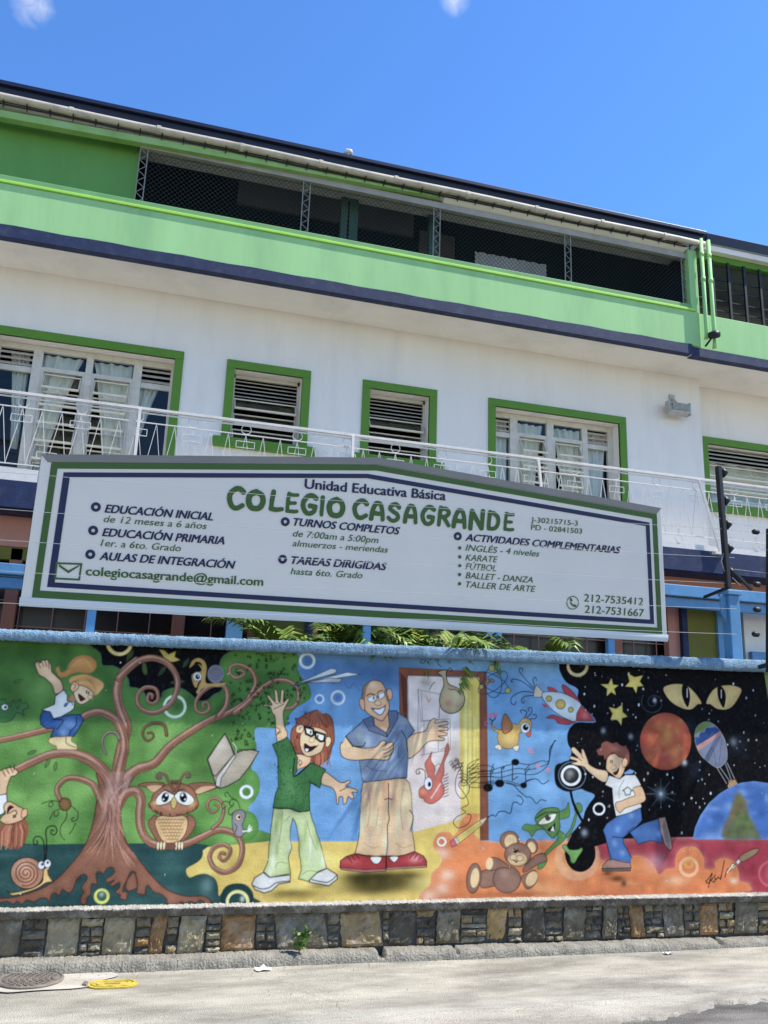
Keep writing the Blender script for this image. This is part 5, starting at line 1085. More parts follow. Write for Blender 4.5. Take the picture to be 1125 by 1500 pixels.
for q in (Bf((112,308),(112,325)), Bf((125,305),(127,320))): ink(q, 1.8, sm=False)
shp(Bf((185,260),(220,255),(225,300),(190,330),(175,310)), c(215,160,110), out=INK, ow=.005)
# -- snails
fig('painted_snail')
shp(Bf((55,925),(95,945),(200,925),(280,900),(350,850),(355,770),(385,740),(400,800),(430,850),(380,860),(300,910),(180,950),(105,965),(75,945)), c(218,178,96), out=INK, ow=.005, rim=.25, rimc=c(150,110,40))
ink(Bf((350,760),(345,720)), 3.2, c(218,178,96), sm=False); ink(Bf((392,740),(392,700)), 3.2, c(218,178,96), sm=False)
oval_(39.5, 1279, 24, 23, c(176,122,88), out=INK, ow=.006, rim=.3, rimc=c(110,66,40)); blob(34, 1270, 10, 8, c(215,170,140), .5, True)
ink(px(*spiral(38,1279,2,19,0,3.3)), 1.3, c(84,44,28), sm=False)
for x, y in ((60.5,1267.5),(69.5,1265)): oval_(x, y, 5, 6, c(230,230,228), out=INK, ow=.005)
oval_(62, 1266, 1.9, 2.2, INK); oval_(70, 1263.5, 1.9, 2.2, INK)
ink(np.concatenate([Bf((375,675)), px(*spiral(77.5,1218,11,2,3.4,-1.5))[:0], Bf((385,560),(378,440),(400,400),(450,395),(470,430),(450,465),(420,455),(425,425),(445,435))]), 1.5)
ink(Bf((365,690),(365,560),(345,495),(300,480),(275,510),(285,545),(310,535),(300,510)), 1.4)
fig('painted_snail')
shp(Cf((550,215),(570,160),(620,135),(670,160),(690,220),(680,330),(730,345),(850,340),(800,370),(720,370),(650,390),(625,430),(605,410),(640,330),(600,380),(570,310),(575,265),(630,250),(650,230),(620,185),(590,185)), c(196,156,70), rim=.35, rimc=c(110,75,20))
shp(Cf((600,165),(640,170),(655,205),(625,185),(590,185)), BLK); ink(Cf((640,325),(620,350),(612,395)), 1.6, BLK)
oval_(289, 991, 6.5, 6.5, c(220,216,205), out=c(110,80,30), ow=.004); oval_(289.5, 991.5, 3.4, 3.6, INK); oval_(290.5, 990.5, 1, 1, c(230,230,230))
oval_(316, 987.5, 12, 13.5, c(128,128,140), rim=.3); ink(px(*spiral(316,988,1,10,0,3)), 1.0, c(70,70,84), sm=False)
# -- owl
fig('painted_owl'); OB, OBD = c(160,104,70), c(82,46,28)
for s, pts in ((1, Df((210,420),(235,385),(280,370),(330,560),(290,580),(230,490))), (1, Df((530,370),(580,380),(600,430),(570,500),(500,570),(480,560)))): shp(pts, c(150,98,72), out=OBD, ow=.006, rim=.3, rimc=OBD)
shp(Df((265,420),(300,370),(400,360),(500,365),(535,410),(520,500),(470,570),(390,590),(330,575),(285,500)), c(206,164,104), out=OBD, ow=.006)
for r_ in range(7):
    for q in range(9): x, y = 285 + q*26 + (r_%2)*13, 395 + r_*27; 
    for q in range(9):
        x, y = 290 + q*26 + (r_%2)*13, 395 + r_*27
        if abs(x - 400) < 118 - r_*10: ink(Df((x-11,y-4),(x,y+7),(x+11,y-4)), .9, c(112,74,36))
for pts in (Df((125,115),(190,92),(300,90),(345,105),(300,150),(265,180),(240,165),(210,145),(190,130)), Df((540,110),(620,92),(720,95),(790,125),(740,150),(680,170),(620,190),(590,170))): shp(pts, c(140,90,64), out=OBD, ow=.006)
for pts in (Df((200,125),(290,115),(320,130),(262,175)), Df((600,160),(660,125),(760,125),(690,160),(620,185))): shp(pts, c(205,160,112))
shp(Df((235,240),(250,190),(310,140),(380,100),(440,95),(510,105),(580,150),(610,220),(625,280),(590,320),(500,355),(400,372),(300,355),(230,310),(210,270)), OB, out=OBD, ow=.006, rim=.35, rimc=c(112,62,38)); blob(252, 1183, 18, 7, c(196,140,100), .5, True)
for k in range(36): t = rng.uniform(.15, 2.99); x, y = 418 + 200*math.cos(t), 260 + 100*math.sin(t); ink(Df((x,y-8),(x+rng.uniform(-4,4),y+10)), .9, OBD, sm=False)
for k in range(12): x = 400 + k*7; ink(Df((x,105),(x-4+k*.8,72)), .9, OBD, sm=False)
shp(Df((270,265),(280,215),(340,160),(390,165),(425,200),(405,235),(360,265),(300,280)), c(226,222,206), out=OBD, ow=.006); shp(Df((425,200),(460,165),(520,170),(575,210),(585,250),(540,280),(480,270),(440,240)), c(226,222,206), out=OBD, ow=.006)
blob(228, 1176, 4, 3, c(214,186,90), .6); blob(281, 1177, 4, 4, c(214,186,90), .6)
oval_(242, 1168, 5.3, 7.4, INK, rot=.3); oval_(268.5, 1168, 5.4, 7.4, INK, rot=-.15)
for x, y, r in ((244,1164.5,2),(239.5,1171,1.2),(267,1164.5,2),(271,1171,1.2)): oval_(x, y, r, r, c(235,235,235))
shp(Df((425,210),(445,255),(425,310),(400,290),(398,240)), c(205,180,84), out=OBD, ow=.005, rim=.3)
ink(Df((345,150),(420,190),(440,175)), 1.8, OBD); ink(Df((440,180),(470,150),(510,150)), 1.4, OBD)
branch(Df((420,160),(380,90),(350,30),(300,15),(275,40),(295,65),(320,50)), 2.6, 1.6, c(110,76,50), c(165,130,100), OBD); branch(Df((440,160),(480,60),(510,15),(545,15),(550,45),(525,50)), 2.6, 1.6, c(110,76,50), c(165,130,100), OBD)
oval_(234.5, 1136, 4, 4, c(112,104,92), rim=.4); oval_(274.5, 1135, 3.6, 3.6, c(112,104,92), rim=.4)
for x in (290,315,340,440,465,488): shp(Df((x-12,600),(x,575),(x+12,590),(x+8,630),(x,650),(x-10,635)), c(214,196,150), out=OBD, ow=.005)
shp(Df((355,595),(400,590),(435,600),(430,635),(360,638)), c(110,68,52))
# -- little grey bird
fig('painted_bird')
shp(Df((905,350),(930,325),(980,315),(1010,350),(1000,400),(985,440),(1000,480),(1040,480),(1000,510),(970,540),(930,530),(905,470),(900,400)), c(140,132,140), out=INK, ow=.005, rim=.3, rimc=c(80,72,84))
for q in (Df((990,495),(1030,490),(1045,445)), Df((1035,490),(1060,460)), Df((1040,495),(1062,480))): ink(q, 1.6, c(200,205,195), sm=False)
oval_(349.5, 1197, 4.6, 4.8, c(214,196,140), out=INK, ow=.004); oval_(350.5, 1197, 2.2, 2.4, INK); ink(Df((920,430),(940,460),(925,500)), 1.0)
for q in (Df((965,300),(940,240),(890,235),(880,270),(905,285),(912,260)), Df((930,240),(880,200),(860,170),(840,185),(850,210)), Df((900,290),(880,300),(870,340),(890,360),(905,340)), Df((880,260),(840,245),(815,270),(825,305),(850,290))): ink(q, 1.3, c(24,66,24))
# -- book
fig('painted_book')
shp(Cf((695,965),(840,755),(885,840),(920,925),(1000,890),(1060,890),(1120,905),(1050,1020),(960,1135),(860,1190),(800,1210),(770,1195),(740,1100)), c(170,156,132), sm=False, out=INK, ow=.007, rim=.3, rimw=.03, rimc=c(96,86,74))
shp(Cf((840,760),(885,850),(915,930),(760,1110),(740,1090),(700,968)), c(178,164,140), sm=False, out=INK, ow=.006, rim=.35, rimc=c(108,98,84)); blob(320, 1095, 8, 14, c(214,204,182), .5, True, .5); shp(Cf((915,930),(930,945),(810,1125),(800,1200),(765,1185),(770,1120)), c(188,182,172), sm=False, out=INK, ow=.005)
ink(Cf((925,925),(960,890),(1010,895),(1090,885)), 1.2); ink(Cf((890,800),(920,860),(930,925)), 1.2); ink(Cf((905,830),(930,870),(932,920)), 1.0, c(206,198,184))
# -- paper plane
fig('painted_paper_plane'); PW = c(196,202,204)
shp(Ef((500,300),(900,125),(950,140),(930,180),(600,265)), PW, sm=False, out=INK, ow=.004, rim=.2); shp(Ef((520,300),(1050,165),(1180,185),(1050,205),(620,275)), c(208,212,212), sm=False, out=INK, ow=.004); shp(Ef((640,265),(880,220),(1000,225),(980,262),(800,262)), c(168,176,180), sm=False, out=INK, ow=.004); ink(Ef((520,298),(700,240),(940,170)), 1.2, c(70,82,96), sm=False)
# -- woman in green
fig('painted_woman'); HR = c(150,78,48)
shp(Ef((580,610),(640,570),(700,545),(760,530),(800,570),(850,565),(900,610),(920,700),(925,830),(900,900),(890,960),(860,1010),(810,1040),(780,1070),(730,1050),(680,1000),(600,950),(560,960),(530,900),(500,820),(510,720),(560,660),(545,612)), HR, out=INK, ow=.005, rim=.35, rimc=c(90,40,22))
for k in range(26): x = rng.uniform(690, 900); ink(Ef((x,960+rng.uniform(-60,0)),(x-10+rng.uniform(-10,20),1030),(x-5,1060+rng.uniform(-10,30))), 1.0, c(*[(190,112,74),(98,46,28)][k%2]), sm=False, claim=False, alpha=.8)
for k in range(14): ink(Ef((600+k*20,690),(690+k*9,590),(770+k*3,545)), .9, c(*[(182,104,66),(100,48,28)][k%2]), claim=False, alpha=.6)
shp(Ef((350,600),(325,560),(300,500),(240,490),(250,475),(320,480),(275,400),(290,385),(350,450),(345,340),(370,345),(385,440),(400,440),(410,340),(435,345),(430,450),(450,440),(475,415),(485,435),(450,500),(430,560),(440,680),(470,780),(380,840),(360,760)), SKIN, out=INK, ow=.006, rim=.25, rimc=SKD)
for q in (Ef((350,460),(380,470)), Ef((390,455),(410,465)), Ef((340,520),(400,490),(435,470)), Ef((365,700),(400,720),(375,760),(410,740)), Ef((370,770),(385,740))): ink(q, 1.0)
shp(Ef((600,960),(700,990),(690,1060),(560,1110),(555,960)), c(216,166,118), sm=False, out=INK, ow=.004)
shp(Ef((590,850),(600,760),(650,700),(760,700),(850,750),(830,850),(800,930),(730,970),(660,980),(610,930)), c(230,180,132), out=INK, ow=.006, rim=.25, rimc=SKD)
shp(Ef((555,740),(560,690),(600,670),(630,690),(620,740),(590,755)), SKIN, out=INK, ow=.005); shp(Ef((840,850),(845,800),(880,790),(895,830),(870,880),(845,885)), SKIN, out=INK, ow=.005)
ink(Ef((575,770),(560,790),(580,800)), 1.3); ink(Ef((580,720),(600,700)), 1.0, sm=False)
for pts in (Ef((635,690),(720,715),(725,770),(700,785),(650,760)), Ef((740,740),(835,770),(825,830),(790,835),(745,800))): shp(pts, c(224,216,196), sm=False, out=INK, ow=.017)
ink(Ef((720,735),(750,745)), 2.4, sm=False); 
for x, y in ((696,745),(765,785)): q = Ef((x, y))[0]; mu.fill(np.stack([q[0] + .006*np.cos(np.linspace(0,6.28,14)), q[1] + .014*np.sin(np.linspace(0,6.28,14))], 1), INK)
shp(Ef((690,800),(720,800),(735,830),(700,845),(680,825)), c(236,184,138), out=c(150,90,60), ow=.004)
shp(Ef((640,855),(690,885),(750,880),(700,925),(650,935),(635,900)), c(52,18,16), out=INK, ow=.007); shp(Ef((645,905),(675,910),(665,930),(648,930)), c(230,226,218)); ink(Ef((750,890),(770,870)), 1.1, sm=False)
TOP = c(46,110,48)
shp(np.concatenate([Ef((325,865),(470,795),(520,880),(550,960),(570,990),(560,1115)), Ff((460,155),(590,40),(715,95),(665,250),(590,205),(580,300),(585,430),(520,455),(440,420),(280,410),(300,300),(325,240),(320,0))]), TOP, sm=False, out=INK, ow=.006, rim=.35, rimc=c(24,66,28)); blob(425, 1150, 14, 18, c(84,148,76), .45, True)
for k in range(110):
    x, y = rng.uniform(402, 452), rng.uniform(1088, 1185)
    if x > 435 and y < 1128: continue
    oval_(x, y, .9, 1.2, c(24,62,28), alpha=.7)
ink(Ff((460,0),(455,155),(590,45)), 1.5); ink(Ff((580,190),(590,205),(640,225)), 1.1); ink(Ff((495,15),(520,40),(500,65)), 1.2); oval_(440, 1117, 2.6, 2.8, c(200,160,150), out=INK, ow=.004)
shp(Ff((705,120),(760,150),(820,195),(860,205),(910,185),(915,205),(880,235),(960,260),(975,285),(930,285),(945,320),(930,340),(900,320),(885,370),(860,380),(855,325),(825,325),(820,380),(805,375),(800,310),(770,250),(680,210)), SKIN, out=INK, ow=.006, rim=.25, rimc=SKD); ink(Ff((830,275),(880,250),(905,230)), 1.1)
PT = c(176,190,128)
shp(wav(Ff((285,415),(350,420),(440,425),(500,450),(585,435),(610,520),(640,620),(665,700),(690,800),(720,910),(650,940),(590,1000),(570,1020),(490,1000),(515,930),(495,800),(490,660),(470,560),(445,500),(430,560),(415,660),(435,740),(405,830),(425,950),(260,985),(205,940),(240,840),(250,720),(260,600),(275,500)), .007), PT, sm=True, k=2, out=INK, ow=.006, rim=.35, rimc=c(120,142,66))
PM = mu.last
for k in range(30): mu.last = PM; blob(rng.uniform(390, 475), rng.uniform(1188, 1285), rng.uniform(2, 5), rng.uniform(6, 16), c(*[(222,226,184),(118,146,62),(160,180,150),(104,136,58)][k%4]), .6, True)
SHO = c(200,200,196)
shp(Ff((105,1040),(130,990),(200,945),(250,985),(425,965),(420,1025),(330,1040),(270,1095),(210,1115),(130,1085)), SHO, sm=False, out=INK, ow=.007, rim=.25); ink(Ff((110,1050),(180,1080),(250,1070),(310,1030),(420,1015)), 1.3)
shp(Ff((585,1005),(640,950),(725,912),(810,965),(810,1000),(740,1055),(580,1025)), SHO, sm=False, out=INK, ow=.007, rim=.25); ink(Ff((600,1005),(730,1025),(805,970)), 1.3)
for q in (Ff((330,60),(345,160),(335,260)), Ff((300,330),(360,350),(380,330)), Ff((560,300),(530,350),(540,400)), Ff((420,200),(470,260),(460,340)), Ff((640,90),(620,150)), Ff((360,440),(350,560),(330,700)), Ff((300,900),(330,860),(400,870)), Ff((560,520),(590,640),(640,760)), Ff((520,960),(580,930),(640,940)), Ff((420,480),(380,520))): ink(q, 1.0, c(30,60,26), claim=False, alpha=.6)
for q in (Ef((640,600),(690,640),(640,690)), Ef((760,560),(790,620),(850,700)), Ef((560,800),(540,860),(560,920)), Ef((880,760),(900,860),(870,960)), Ef((700,560),(680,610)), Ef((840,590),(870,660))): ink(q, 1.1, c(84,34,18), claim=False, alpha=.8)
# -- open door frame with a white door
fig('painted_door'); DB = c(130,72,46)
shp(px((584,977),(713,984),(716,1231),(703,1231),(701,992),(599,990),(600,1130),(586,1130)), DB, sm=False, rim=.3, rimw=.02)
shp(px((599,990),(675,993),(702,993),(703,1192),(685,1191),(674,1203),(606,1219),(599,1130)), c(206,178,44), sm=False)
for k in range(16): x = rng.uniform(676, 700); ink(px((x,1000+rng.uniform(0,60)),(x,1080+rng.uniform(0,100))), rng.uniform(2, 5), c(*[(222,200,80),(186,156,24),(226,210,120)][k%3]), sm=False, claim=False, alpha=.5)
shp(px((598,990),(673,993),(675,1200),(606,1219),(590,1130),(590,1060)), c(206,190,182), sm=False); DM = mu.last
for k in range(20): mu.last = DM; blob(rng.uniform(598, 672), rng.uniform(1060, 1210), rng.uniform(4, 14), rng.uniform(8, 22), c(*[(220,208,200),(188,166,160),(196,180,160)][k%3]), .45, True)
shp(px((586,985),(594,992),(598,1000),(599,1090),(592,1060),(589,1020)), c(92,44,34), sm=False); ink(px((597,995),(598,1080)), 1.2, c(160,140,130), sm=False)
for q in (((612,1010),(645,1017),(643,1054),(617,1057),(612,1010)), ((617,1012),(619,1055)), ((619,1056),(659,1053),(660,1098),(617,1106)), ((621,1060),(621,1104)), ((642,1055),(642,1100)), ((645,1056),(655,1056),(657,1094),(645,1098)), ((645,1018),(643,1052)), ((612,1075),(613,1010))): ink(px(*q), .9, c(92,74,70), sm=False, claim=False, alpha=.8)
ink(If((310,400),(325,440),(340,415)), 1.5, c(190,110,50)); blob(625, 1000, 12, 8, c(96,84,72), .5)
# -- man in blue shirt
fig('painted_man'); SB = c(108,128,158)
shp(Gf((595,780),(660,720),(770,690),(800,620),(840,580),(870,590),(860,620),(960,605),(975,630),(890,650),(970,660),(970,685),(890,690),(960,710),(955,735),(885,740),(940,760),(930,780),(800,790),(700,890),(610,940)), SKIN, out=INK, ow=.006, rim=.25, rimc=SKD)
shp(Gf((660,700),(600,770),(640,740)), c(96,112,140), sm=False)
shp(np.concatenate([Gf((40,740),(200,600),(300,560),(425,510),(500,510),(600,580),(670,690),(600,770),(610,900),(600,1120)), Hf((640,165),(560,170),(450,185),(330,205),(285,190),(262,30)), Gf((165,960),(110,830))]), SB, sm=False, out=INK, ow=.006, rim=.35, rimw=.04, rimc=c(52,68,98)); SM = mu.last
for k in range(26): mu.last = SM; blob(rng.uniform(515, 605), rng.uniform(1050, 1140), rng.uniform(4, 14), rng.uniform(5, 14), c(*[(166,182,200),(64,82,112),(136,146,140)][k%3]), .55, True)
shp(Gf((300,560),(430,520),(450,640),(415,700),(310,640)), c(202,150,104), sm=False)
shp(Gf((195,590),(290,555),(300,640),(410,710),(420,750),(330,715),(255,690)), c(82,96,126), sm=False, out=INK, ow=.005); shp(Gf((425,510),(510,505),(520,570),(440,720),(418,750),(415,700),(440,640)), c(82,96,126), sm=False, out=INK, ow=.005); ink(Gf((550,690),(590,760),(605,880)), 1.2)
shp(Gf((195,450),(190,350),(210,280),(260,240),(310,228),(370,250),(410,320),(430,400),(440,470),(430,520),(400,570),(370,600),(300,570),(230,520)), c(216,164,116), out=INK, ow=.006, rim=.3, rimc=SKD); blob(546, 1004, 7, 5, c(240,206,166), .5, True)
shp(Gf((190,380),(195,320),(225,265),(270,240),(230,300),(215,400),(210,480),(195,450)), c(120,92,74), sm=False, alpha=.8)
shp(Gf((200,400),(170,400),(165,440),(185,490),(210,500),(215,440)), c(210,152,108), out=INK, ow=.005); shp(Gf((415,330),(440,305),(462,330),(465,390),(440,410),(425,380)), c(210,152,108), out=INK, ow=.005)
shp(Gf((385,320),(410,320),(430,400),(425,440)), c(96,74,62), sm=False, alpha=.7)
for pts in (Gf((245,390),(300,365),(320,380),(305,420),(255,425)), Gf((330,365),(385,340),(395,370),(370,395),(335,395))): shp(pts, c(226,222,210), out=INK, ow=.004)
for x, y in ((297,390),(338,378)): q = Gf((x, y))[0]; mu.fill(np.stack([q[0] + .006*np.cos(np.linspace(0,6.28,14)), q[1] + .014*np.sin(np.linspace(0,6.28,14))], 1), INK)
ink(Gf((234,372),(262,352),(306,358)), 1.5); ink(Gf((326,350),(348,328),(376,322)), 1.5)
shp(Gf((300,440),(325,415),(355,420),(365,445),(335,460)), c(226,172,122), out=c(130,78,48), ow=.005)
shp(Gf((280,488),(340,492),(400,470),(385,520),(360,545),(330,535)), c(232,228,222), out=INK, ow=.007); ink(Gf((275,480),(300,495)), 1.3, sm=False); ink(Gf((395,465),(405,455)), 1.3, sm=False)
shp(Gf((100,830),(0,800),(-5,900),(40,945),(130,960),(280,950),(400,960),(440,940),(475,860),(470,800),(430,800),(400,820),(410,790),(370,785),(310,840),(200,850)), SKIN, out=INK, ow=.006, rim=.25, rimc=SKD); shp(Gf((40,750),(100,830),(10,860),(-5,850)), SKIN, sm=False)
for q in (Gf((385,870),(430,850),(470,820)), Gf((385,900),(440,880),(472,850)), Gf((390,930),(440,915),(468,885)), Gf((375,830),(410,815))): ink(q, 1.1)
ink(Gf((40,745),(105,835)), 1.4, sm=False); ink(Gf((110,833),(195,832),(220,795)), 1.3)
PN = c(214,176,126)
shp(wav(Hf((290,205),(450,185),(560,170),(640,168),(675,210),(690,310),(695,440),(705,500),(690,590),(715,700),(718,770),(640,800),(560,810),(490,805),(400,812),(225,790),(260,640),(270,420),(275,300)), .004, .02, 2), PN, sm=True, k=2, out=INK, ow=.006, rim=.3, rimw=.03, rimc=c(160,112,72)); QM = mu.last
for k in range(34): mu.last = QM; blob(rng.uniform(528, 604), rng.uniform(1150, 1250), rng.uniform(3, 7), rng.uniform(8, 20), c(*[(238,214,170),(184,130,86),(206,186,130),(180,150,142)][k%4]), .55, True)
ink(Hf((500,210),(502,330),(500,440),(508,500),(492,570),(495,700),(485,800)), 1.3); ink(Hf((470,345),(500,335),(530,345)), 1.2); ink(Hf((675,430),(705,490),(680,600)), 1.2)
RS = c(164,44,48)
shp(Hf((100,905),(105,850),(150,815),(225,790),(360,815),(480,810),(480,920),(300,935),(140,920)), RS, sm=False, out=INK, ow=.007, rim=.3, rimc=c(104,24,30)); blob(515, 1262, 12, 4, c(205,96,96), .5, True)
shp(Hf((482,812),(570,815),(640,800),(715,772),(790,810),(815,850),(815,900),(485,915)), RS, sm=False, out=INK, ow=.007, rim=.3, rimc=c(104,24,30)); blob(608, 1258, 9, 5, c(225,150,140), .6, True)
shp(Hf((355,818),(440,818),(430,860),(400,875),(370,860)), c(218,210,202), out=INK, ow=.005); shp(Hf((510,818),(580,815),(565,850),(540,858)), c(218,210,202), out=INK, ow=.005)
shp(Hf((100,905),(300,922),(480,915),(480,935),(300,945),(110,922)), c(150,96,88), sm=False, out=INK, ow=.004); shp(Hf((485,905),(815,885),(815,902),(485,922)), c(160,110,100), sm=False, out=INK, ow=.004)
for q in (Hf((165,815),(200,865)), Hf((195,800),(225,845)), Hf((225,795),(260,830)), Hf((675,830),(710,785)), Hf((710,835),(740,795)), Hf((745,845),(765,820))): ink(q, 1.1, c(70,14,18), sm=False)
for q in (Gf((250,870),(300,860)), Gf((230,1010),(300,1050),(420,1060)), Gf((560,800),(520,860),(530,940)), Gf((590,900),(540,980)), Gf((130,760),(160,800)), Gf((600,640),(580,700))): ink(q, 1.0, c(40,54,84), claim=False, alpha=.6)
for q in (Hf((330,260),(350,400),(330,560)), Hf((620,260),(600,420),(620,600)), Hf((300,700),(360,740),(420,730)), Hf((560,700),(620,740),(690,720)), Hf((420,420),(400,560))): ink(q, 1.0, c(140,96,56), claim=False, alpha=.6)
# -- flask with smoke
fig('painted_flask')
shp(If((400,195),(470,175),(470,215),(490,290),(570,330),(620,390),(618,450),(580,510),(510,535),(440,505),(415,440),(425,370),(450,300),(440,235)), c(176,156,112), out=INK, ow=.007, rim=.3, rimc=c(70,70,52)); blob(657, 1030, 7, 6, c(176,92,80), .6, True); blob(668, 1020, 6, 10, c(196,192,150), .5, True)
for q in (If((490,330),(520,340),(540,335),(570,360),(590,380)), If((380,280),(360,290),(330,340)), If((430,150),(400,120),(410,90)), If((255,110),(270,90),(300,100),(280,120),(255,115)), If((480,110),(495,100),(505,115),(490,120)), If((480,185),(500,160),(520,180),(500,190))): ink(q, 1.1)
# -- fish monster
fig('painted_fish_monster'); FM = c(196,100,80)
shp(Hf((830,180),(800,60),(830,0),(860,-50),(850,20),(885,80),(880,160),(930,60),(960,-20),(970,-80),(990,-120),(1000,-60),(960,40),(960,120),(940,190),(960,250),(950,310),(900,360),(850,380),(800,360),(790,340),(755,320),(755,260),(790,230)), FM, out=c(120,46,40), ow=.005, rim=.3, rimc=c(150,60,52)); blob(620, 1160, 5, 4, c(222,150,80), .6, True)
for k in range(9): x, y = 850 + k*9, 335 - k*14; shp(Hf((x,y),(x+14,y-4),(x+4,y-16)), c(228,216,206), sm=False)
for k in range(8): y = 150 + k*25; ink(Hf((955,y),(990+6*(k%2),y-18)), 1.2, c(110,44,60), sm=False)
oval_(627.5, 1148, 6, 9.5, c(228,226,220), out=INK, ow=.005); oval_(629, 1149, 2.4, 3.8, INK)
ink(Hf((805,170),(800,110),(765,90),(730,105),(735,135),(760,125),(750,110)), 1.3); ink(Hf((880,140),(880,80),(920,50),(930,90),(900,150)), 1.1, c(150,110,100))
blob(668, 1115, 8, 6, c(110,90,86), .7); 
for k in range(9): x, y = 660 + rng.uniform(0, 14), 1114 + rng.uniform(0, 14); ink(px((x-3,y),(x,y-3),(x+3,y),(x,y+3)), .9)
# -- pencil and its line
fig('painted_pencil')
shp(Jf((380,600),(575,460),(600,495),(410,645)), c(206,184,76), sm=False, out=c(96,76,20), ow=.005); ink(Jf((390,615),(585,475)), .9, c(150,126,36), sm=False); ink(Jf((400,630),(592,486)), .9, c(150,126,36), sm=False)
shp(Jf((575,460),(645,430),(600,495)), c(212,180,146), sm=False, out=c(96,76,40), ow=.004); shp(Jf((330,640),(365,610),(390,660),(350,680)), c(196,86,92), sm=False, out=INK, ow=.004); shp(Jf((365,610),(385,600),(412,645),(390,660)), c(180,176,166), sm=False, out=INK, ow=.003)
oval_(714.5, 1197.5, 1.5, 1.5, INK)
ringp(647, 1233, 4.5, 7, c(232,216,200)); 
ink(Jf((650,432),(680,415),(710,425),(735,390),(780,385),(830,400),(850,320),(880,310),(915,330),(935,300),(915,265),(885,255)), 1.4); ink(Jf((800,155),(860,170),(900,215),(960,265),(1000,270),(1045,320),(1080,290),(1125,300)), 1.3)
# -- music
fig('painted_music')
for k in range(5):
    y = k*52; ink(If((570,960+y*.5),(610,940+y*.6),(590,1000+y*.6),(640,1040+y*.4),(650,960+y*.55),(740,910+y*.75),(660,990+y*.7),(780,960+y*.9),(860,980+y*.7)), 1.0)
for k in range(5):
    y = 880 + k*42; ink(Kf((60,960+k*20),(160,950+k*25),(250,y+40),(380,y+10),(480,y+20),(580-k*10,y-10+k*6),(640,870+k*10),(660-k*6,780-k*5),(690+k*5,700)) if k < 3 else Kf((60,1000+k*20),(180,1010+k*12),(300,990+k*15),(400,1020+k*14),(470,1010+k*6),(540,1020),(590,1060),(640,1030)), 1.1)
for x, y, sx, sy, s in ((365,880,340,1030,1.0),(235,1055,250,930,1.15),(140,1090,160,960,1.2),(433,1072,445,940,.85)):
    p = Kf((x, y))[0]; mu.fill(np.stack([p[0] + .034*s*np.cos(np.linspace(0,6.28,24)), p[1] + .026*s*np.sin(np.linspace(0,6.28,24))], 1), INK); ink(Kf((x + (22 if sx > x else -22), y), (sx, sy)), 1.5, sm=False)
for q in (Kf((160,960),(185,895)), Kf((165,985),(190,925)), Kf((250,935),(275,915),(265,940)), Kf((445,945),(480,905)), Kf((450,970),(485,925)), Kf((340,1030),(385,1000))): ink(q, 1.3, sm=False)
ink(px((671,1118),(676,1120),(668,1140),(668,1160),(678,1170),(688,1155),(680,1142),(672,1150),(682,1165),(686,1178),(676,1184),(682,1190),(670,1196),(664,1205),(672,1213),(686,1206),(690,1195),(684,1192)), 1.1)
for q in (Kf((480,790),(470,775),(495,770),(510,795),(485,800),(475,785)), Kf((535,915),(550,900),(565,915),(545,925),(535,912)), Kf((620,945),(635,930),(650,945),(630,955))): ink(q, 2.2, c(196,120,140))
# -- atom
fig('painted_atom')
for a, rx, ry in ((.5, 26, 11), (-.6, 25, 11), (1.5, 22, 13)):
    t = np.linspace(0, 6.283, 40); x, y = rx*np.cos(t), ry*np.sin(t); mu.line(wpt(np.stack([722 + x*math.cos(a) - y*math.sin(a), 1000 + x*math.sin(a) + y*math.cos(a)], 1)), c(28,56,88), .0065)
for x, y, r in ((720.5,978.5,5),(744,1011.5,4.2),(705,1006,3.4)): oval_(x, y, r, r, c(178,172,70), out=INK, ow=.004, rim=.3)
for k in range(8): oval_(718 + rng.uniform(-5, 5), 999 + rng.uniform(-5, 5), 2.2, 2.2, c(*[(170,120,96),(130,130,110)][k%2]), out=INK, ow=.003)
# -- round yellow bird
fig('painted_yellow_bird')
for q in (Kf((440,510),(460,470),(430,450),(405,455),(415,475)), Kf((455,515),(500,470),(495,430),(470,440),(480,460)), Kf((460,525),(530,520),(535,490),(510,490))): ink(q, 1.3)
shp(Kf((165,560),(200,600),(250,610),(330,560),(385,570),(420,525),(470,520),(500,560),(480,620),(400,640),(395,700),(370,750),(300,770),(240,745),(215,680),(220,640),(180,610)), c(196,160,62), out=c(96,66,16), ow=.005, rim=.35, rimc=c(168,106,36)); blob(745, 1085, 9, 7, c(222,190,110), .5, True)
shp(Kf((265,640),(250,570),(280,480),(330,550),(340,600),(300,640)), c(176,108,58), out=INK, ow=.005, rim=.3); shp(Kf((455,640),(495,620),(485,670),(460,665)), c(186,72,50), out=INK, ow=.004)
oval_(769.5, 1066, 7, 7.6, c(226,226,220), out=INK, ow=.004); oval_(770, 1065.5, 4.2, 4.6, INK); oval_(771.5, 1063.5, 1.4, 1.4, c(236,236,236))
for pts in (Kf((195,745),(230,735),(255,760),(240,785),(215,770),(200,765)), Kf((345,755),(390,740),(395,765),(375,790),(355,775))): shp(pts, c(220,206,170), out=INK, ow=.004)
for q in (Kf((170,560),(175,540),(150,520)), Kf((175,540),(195,525),(205,500))): ink(q, 1.6)
for x, y in ((150,500),(205,490),(180,490),(125,560)): q = Kf((x, y))[0]; t = np.linspace(0, 6.28, 18); mu.line(np.stack([q[0] + .014*np.cos(t), q[1] + .014*np.sin(t)], 1), c(196,84,120), .008)
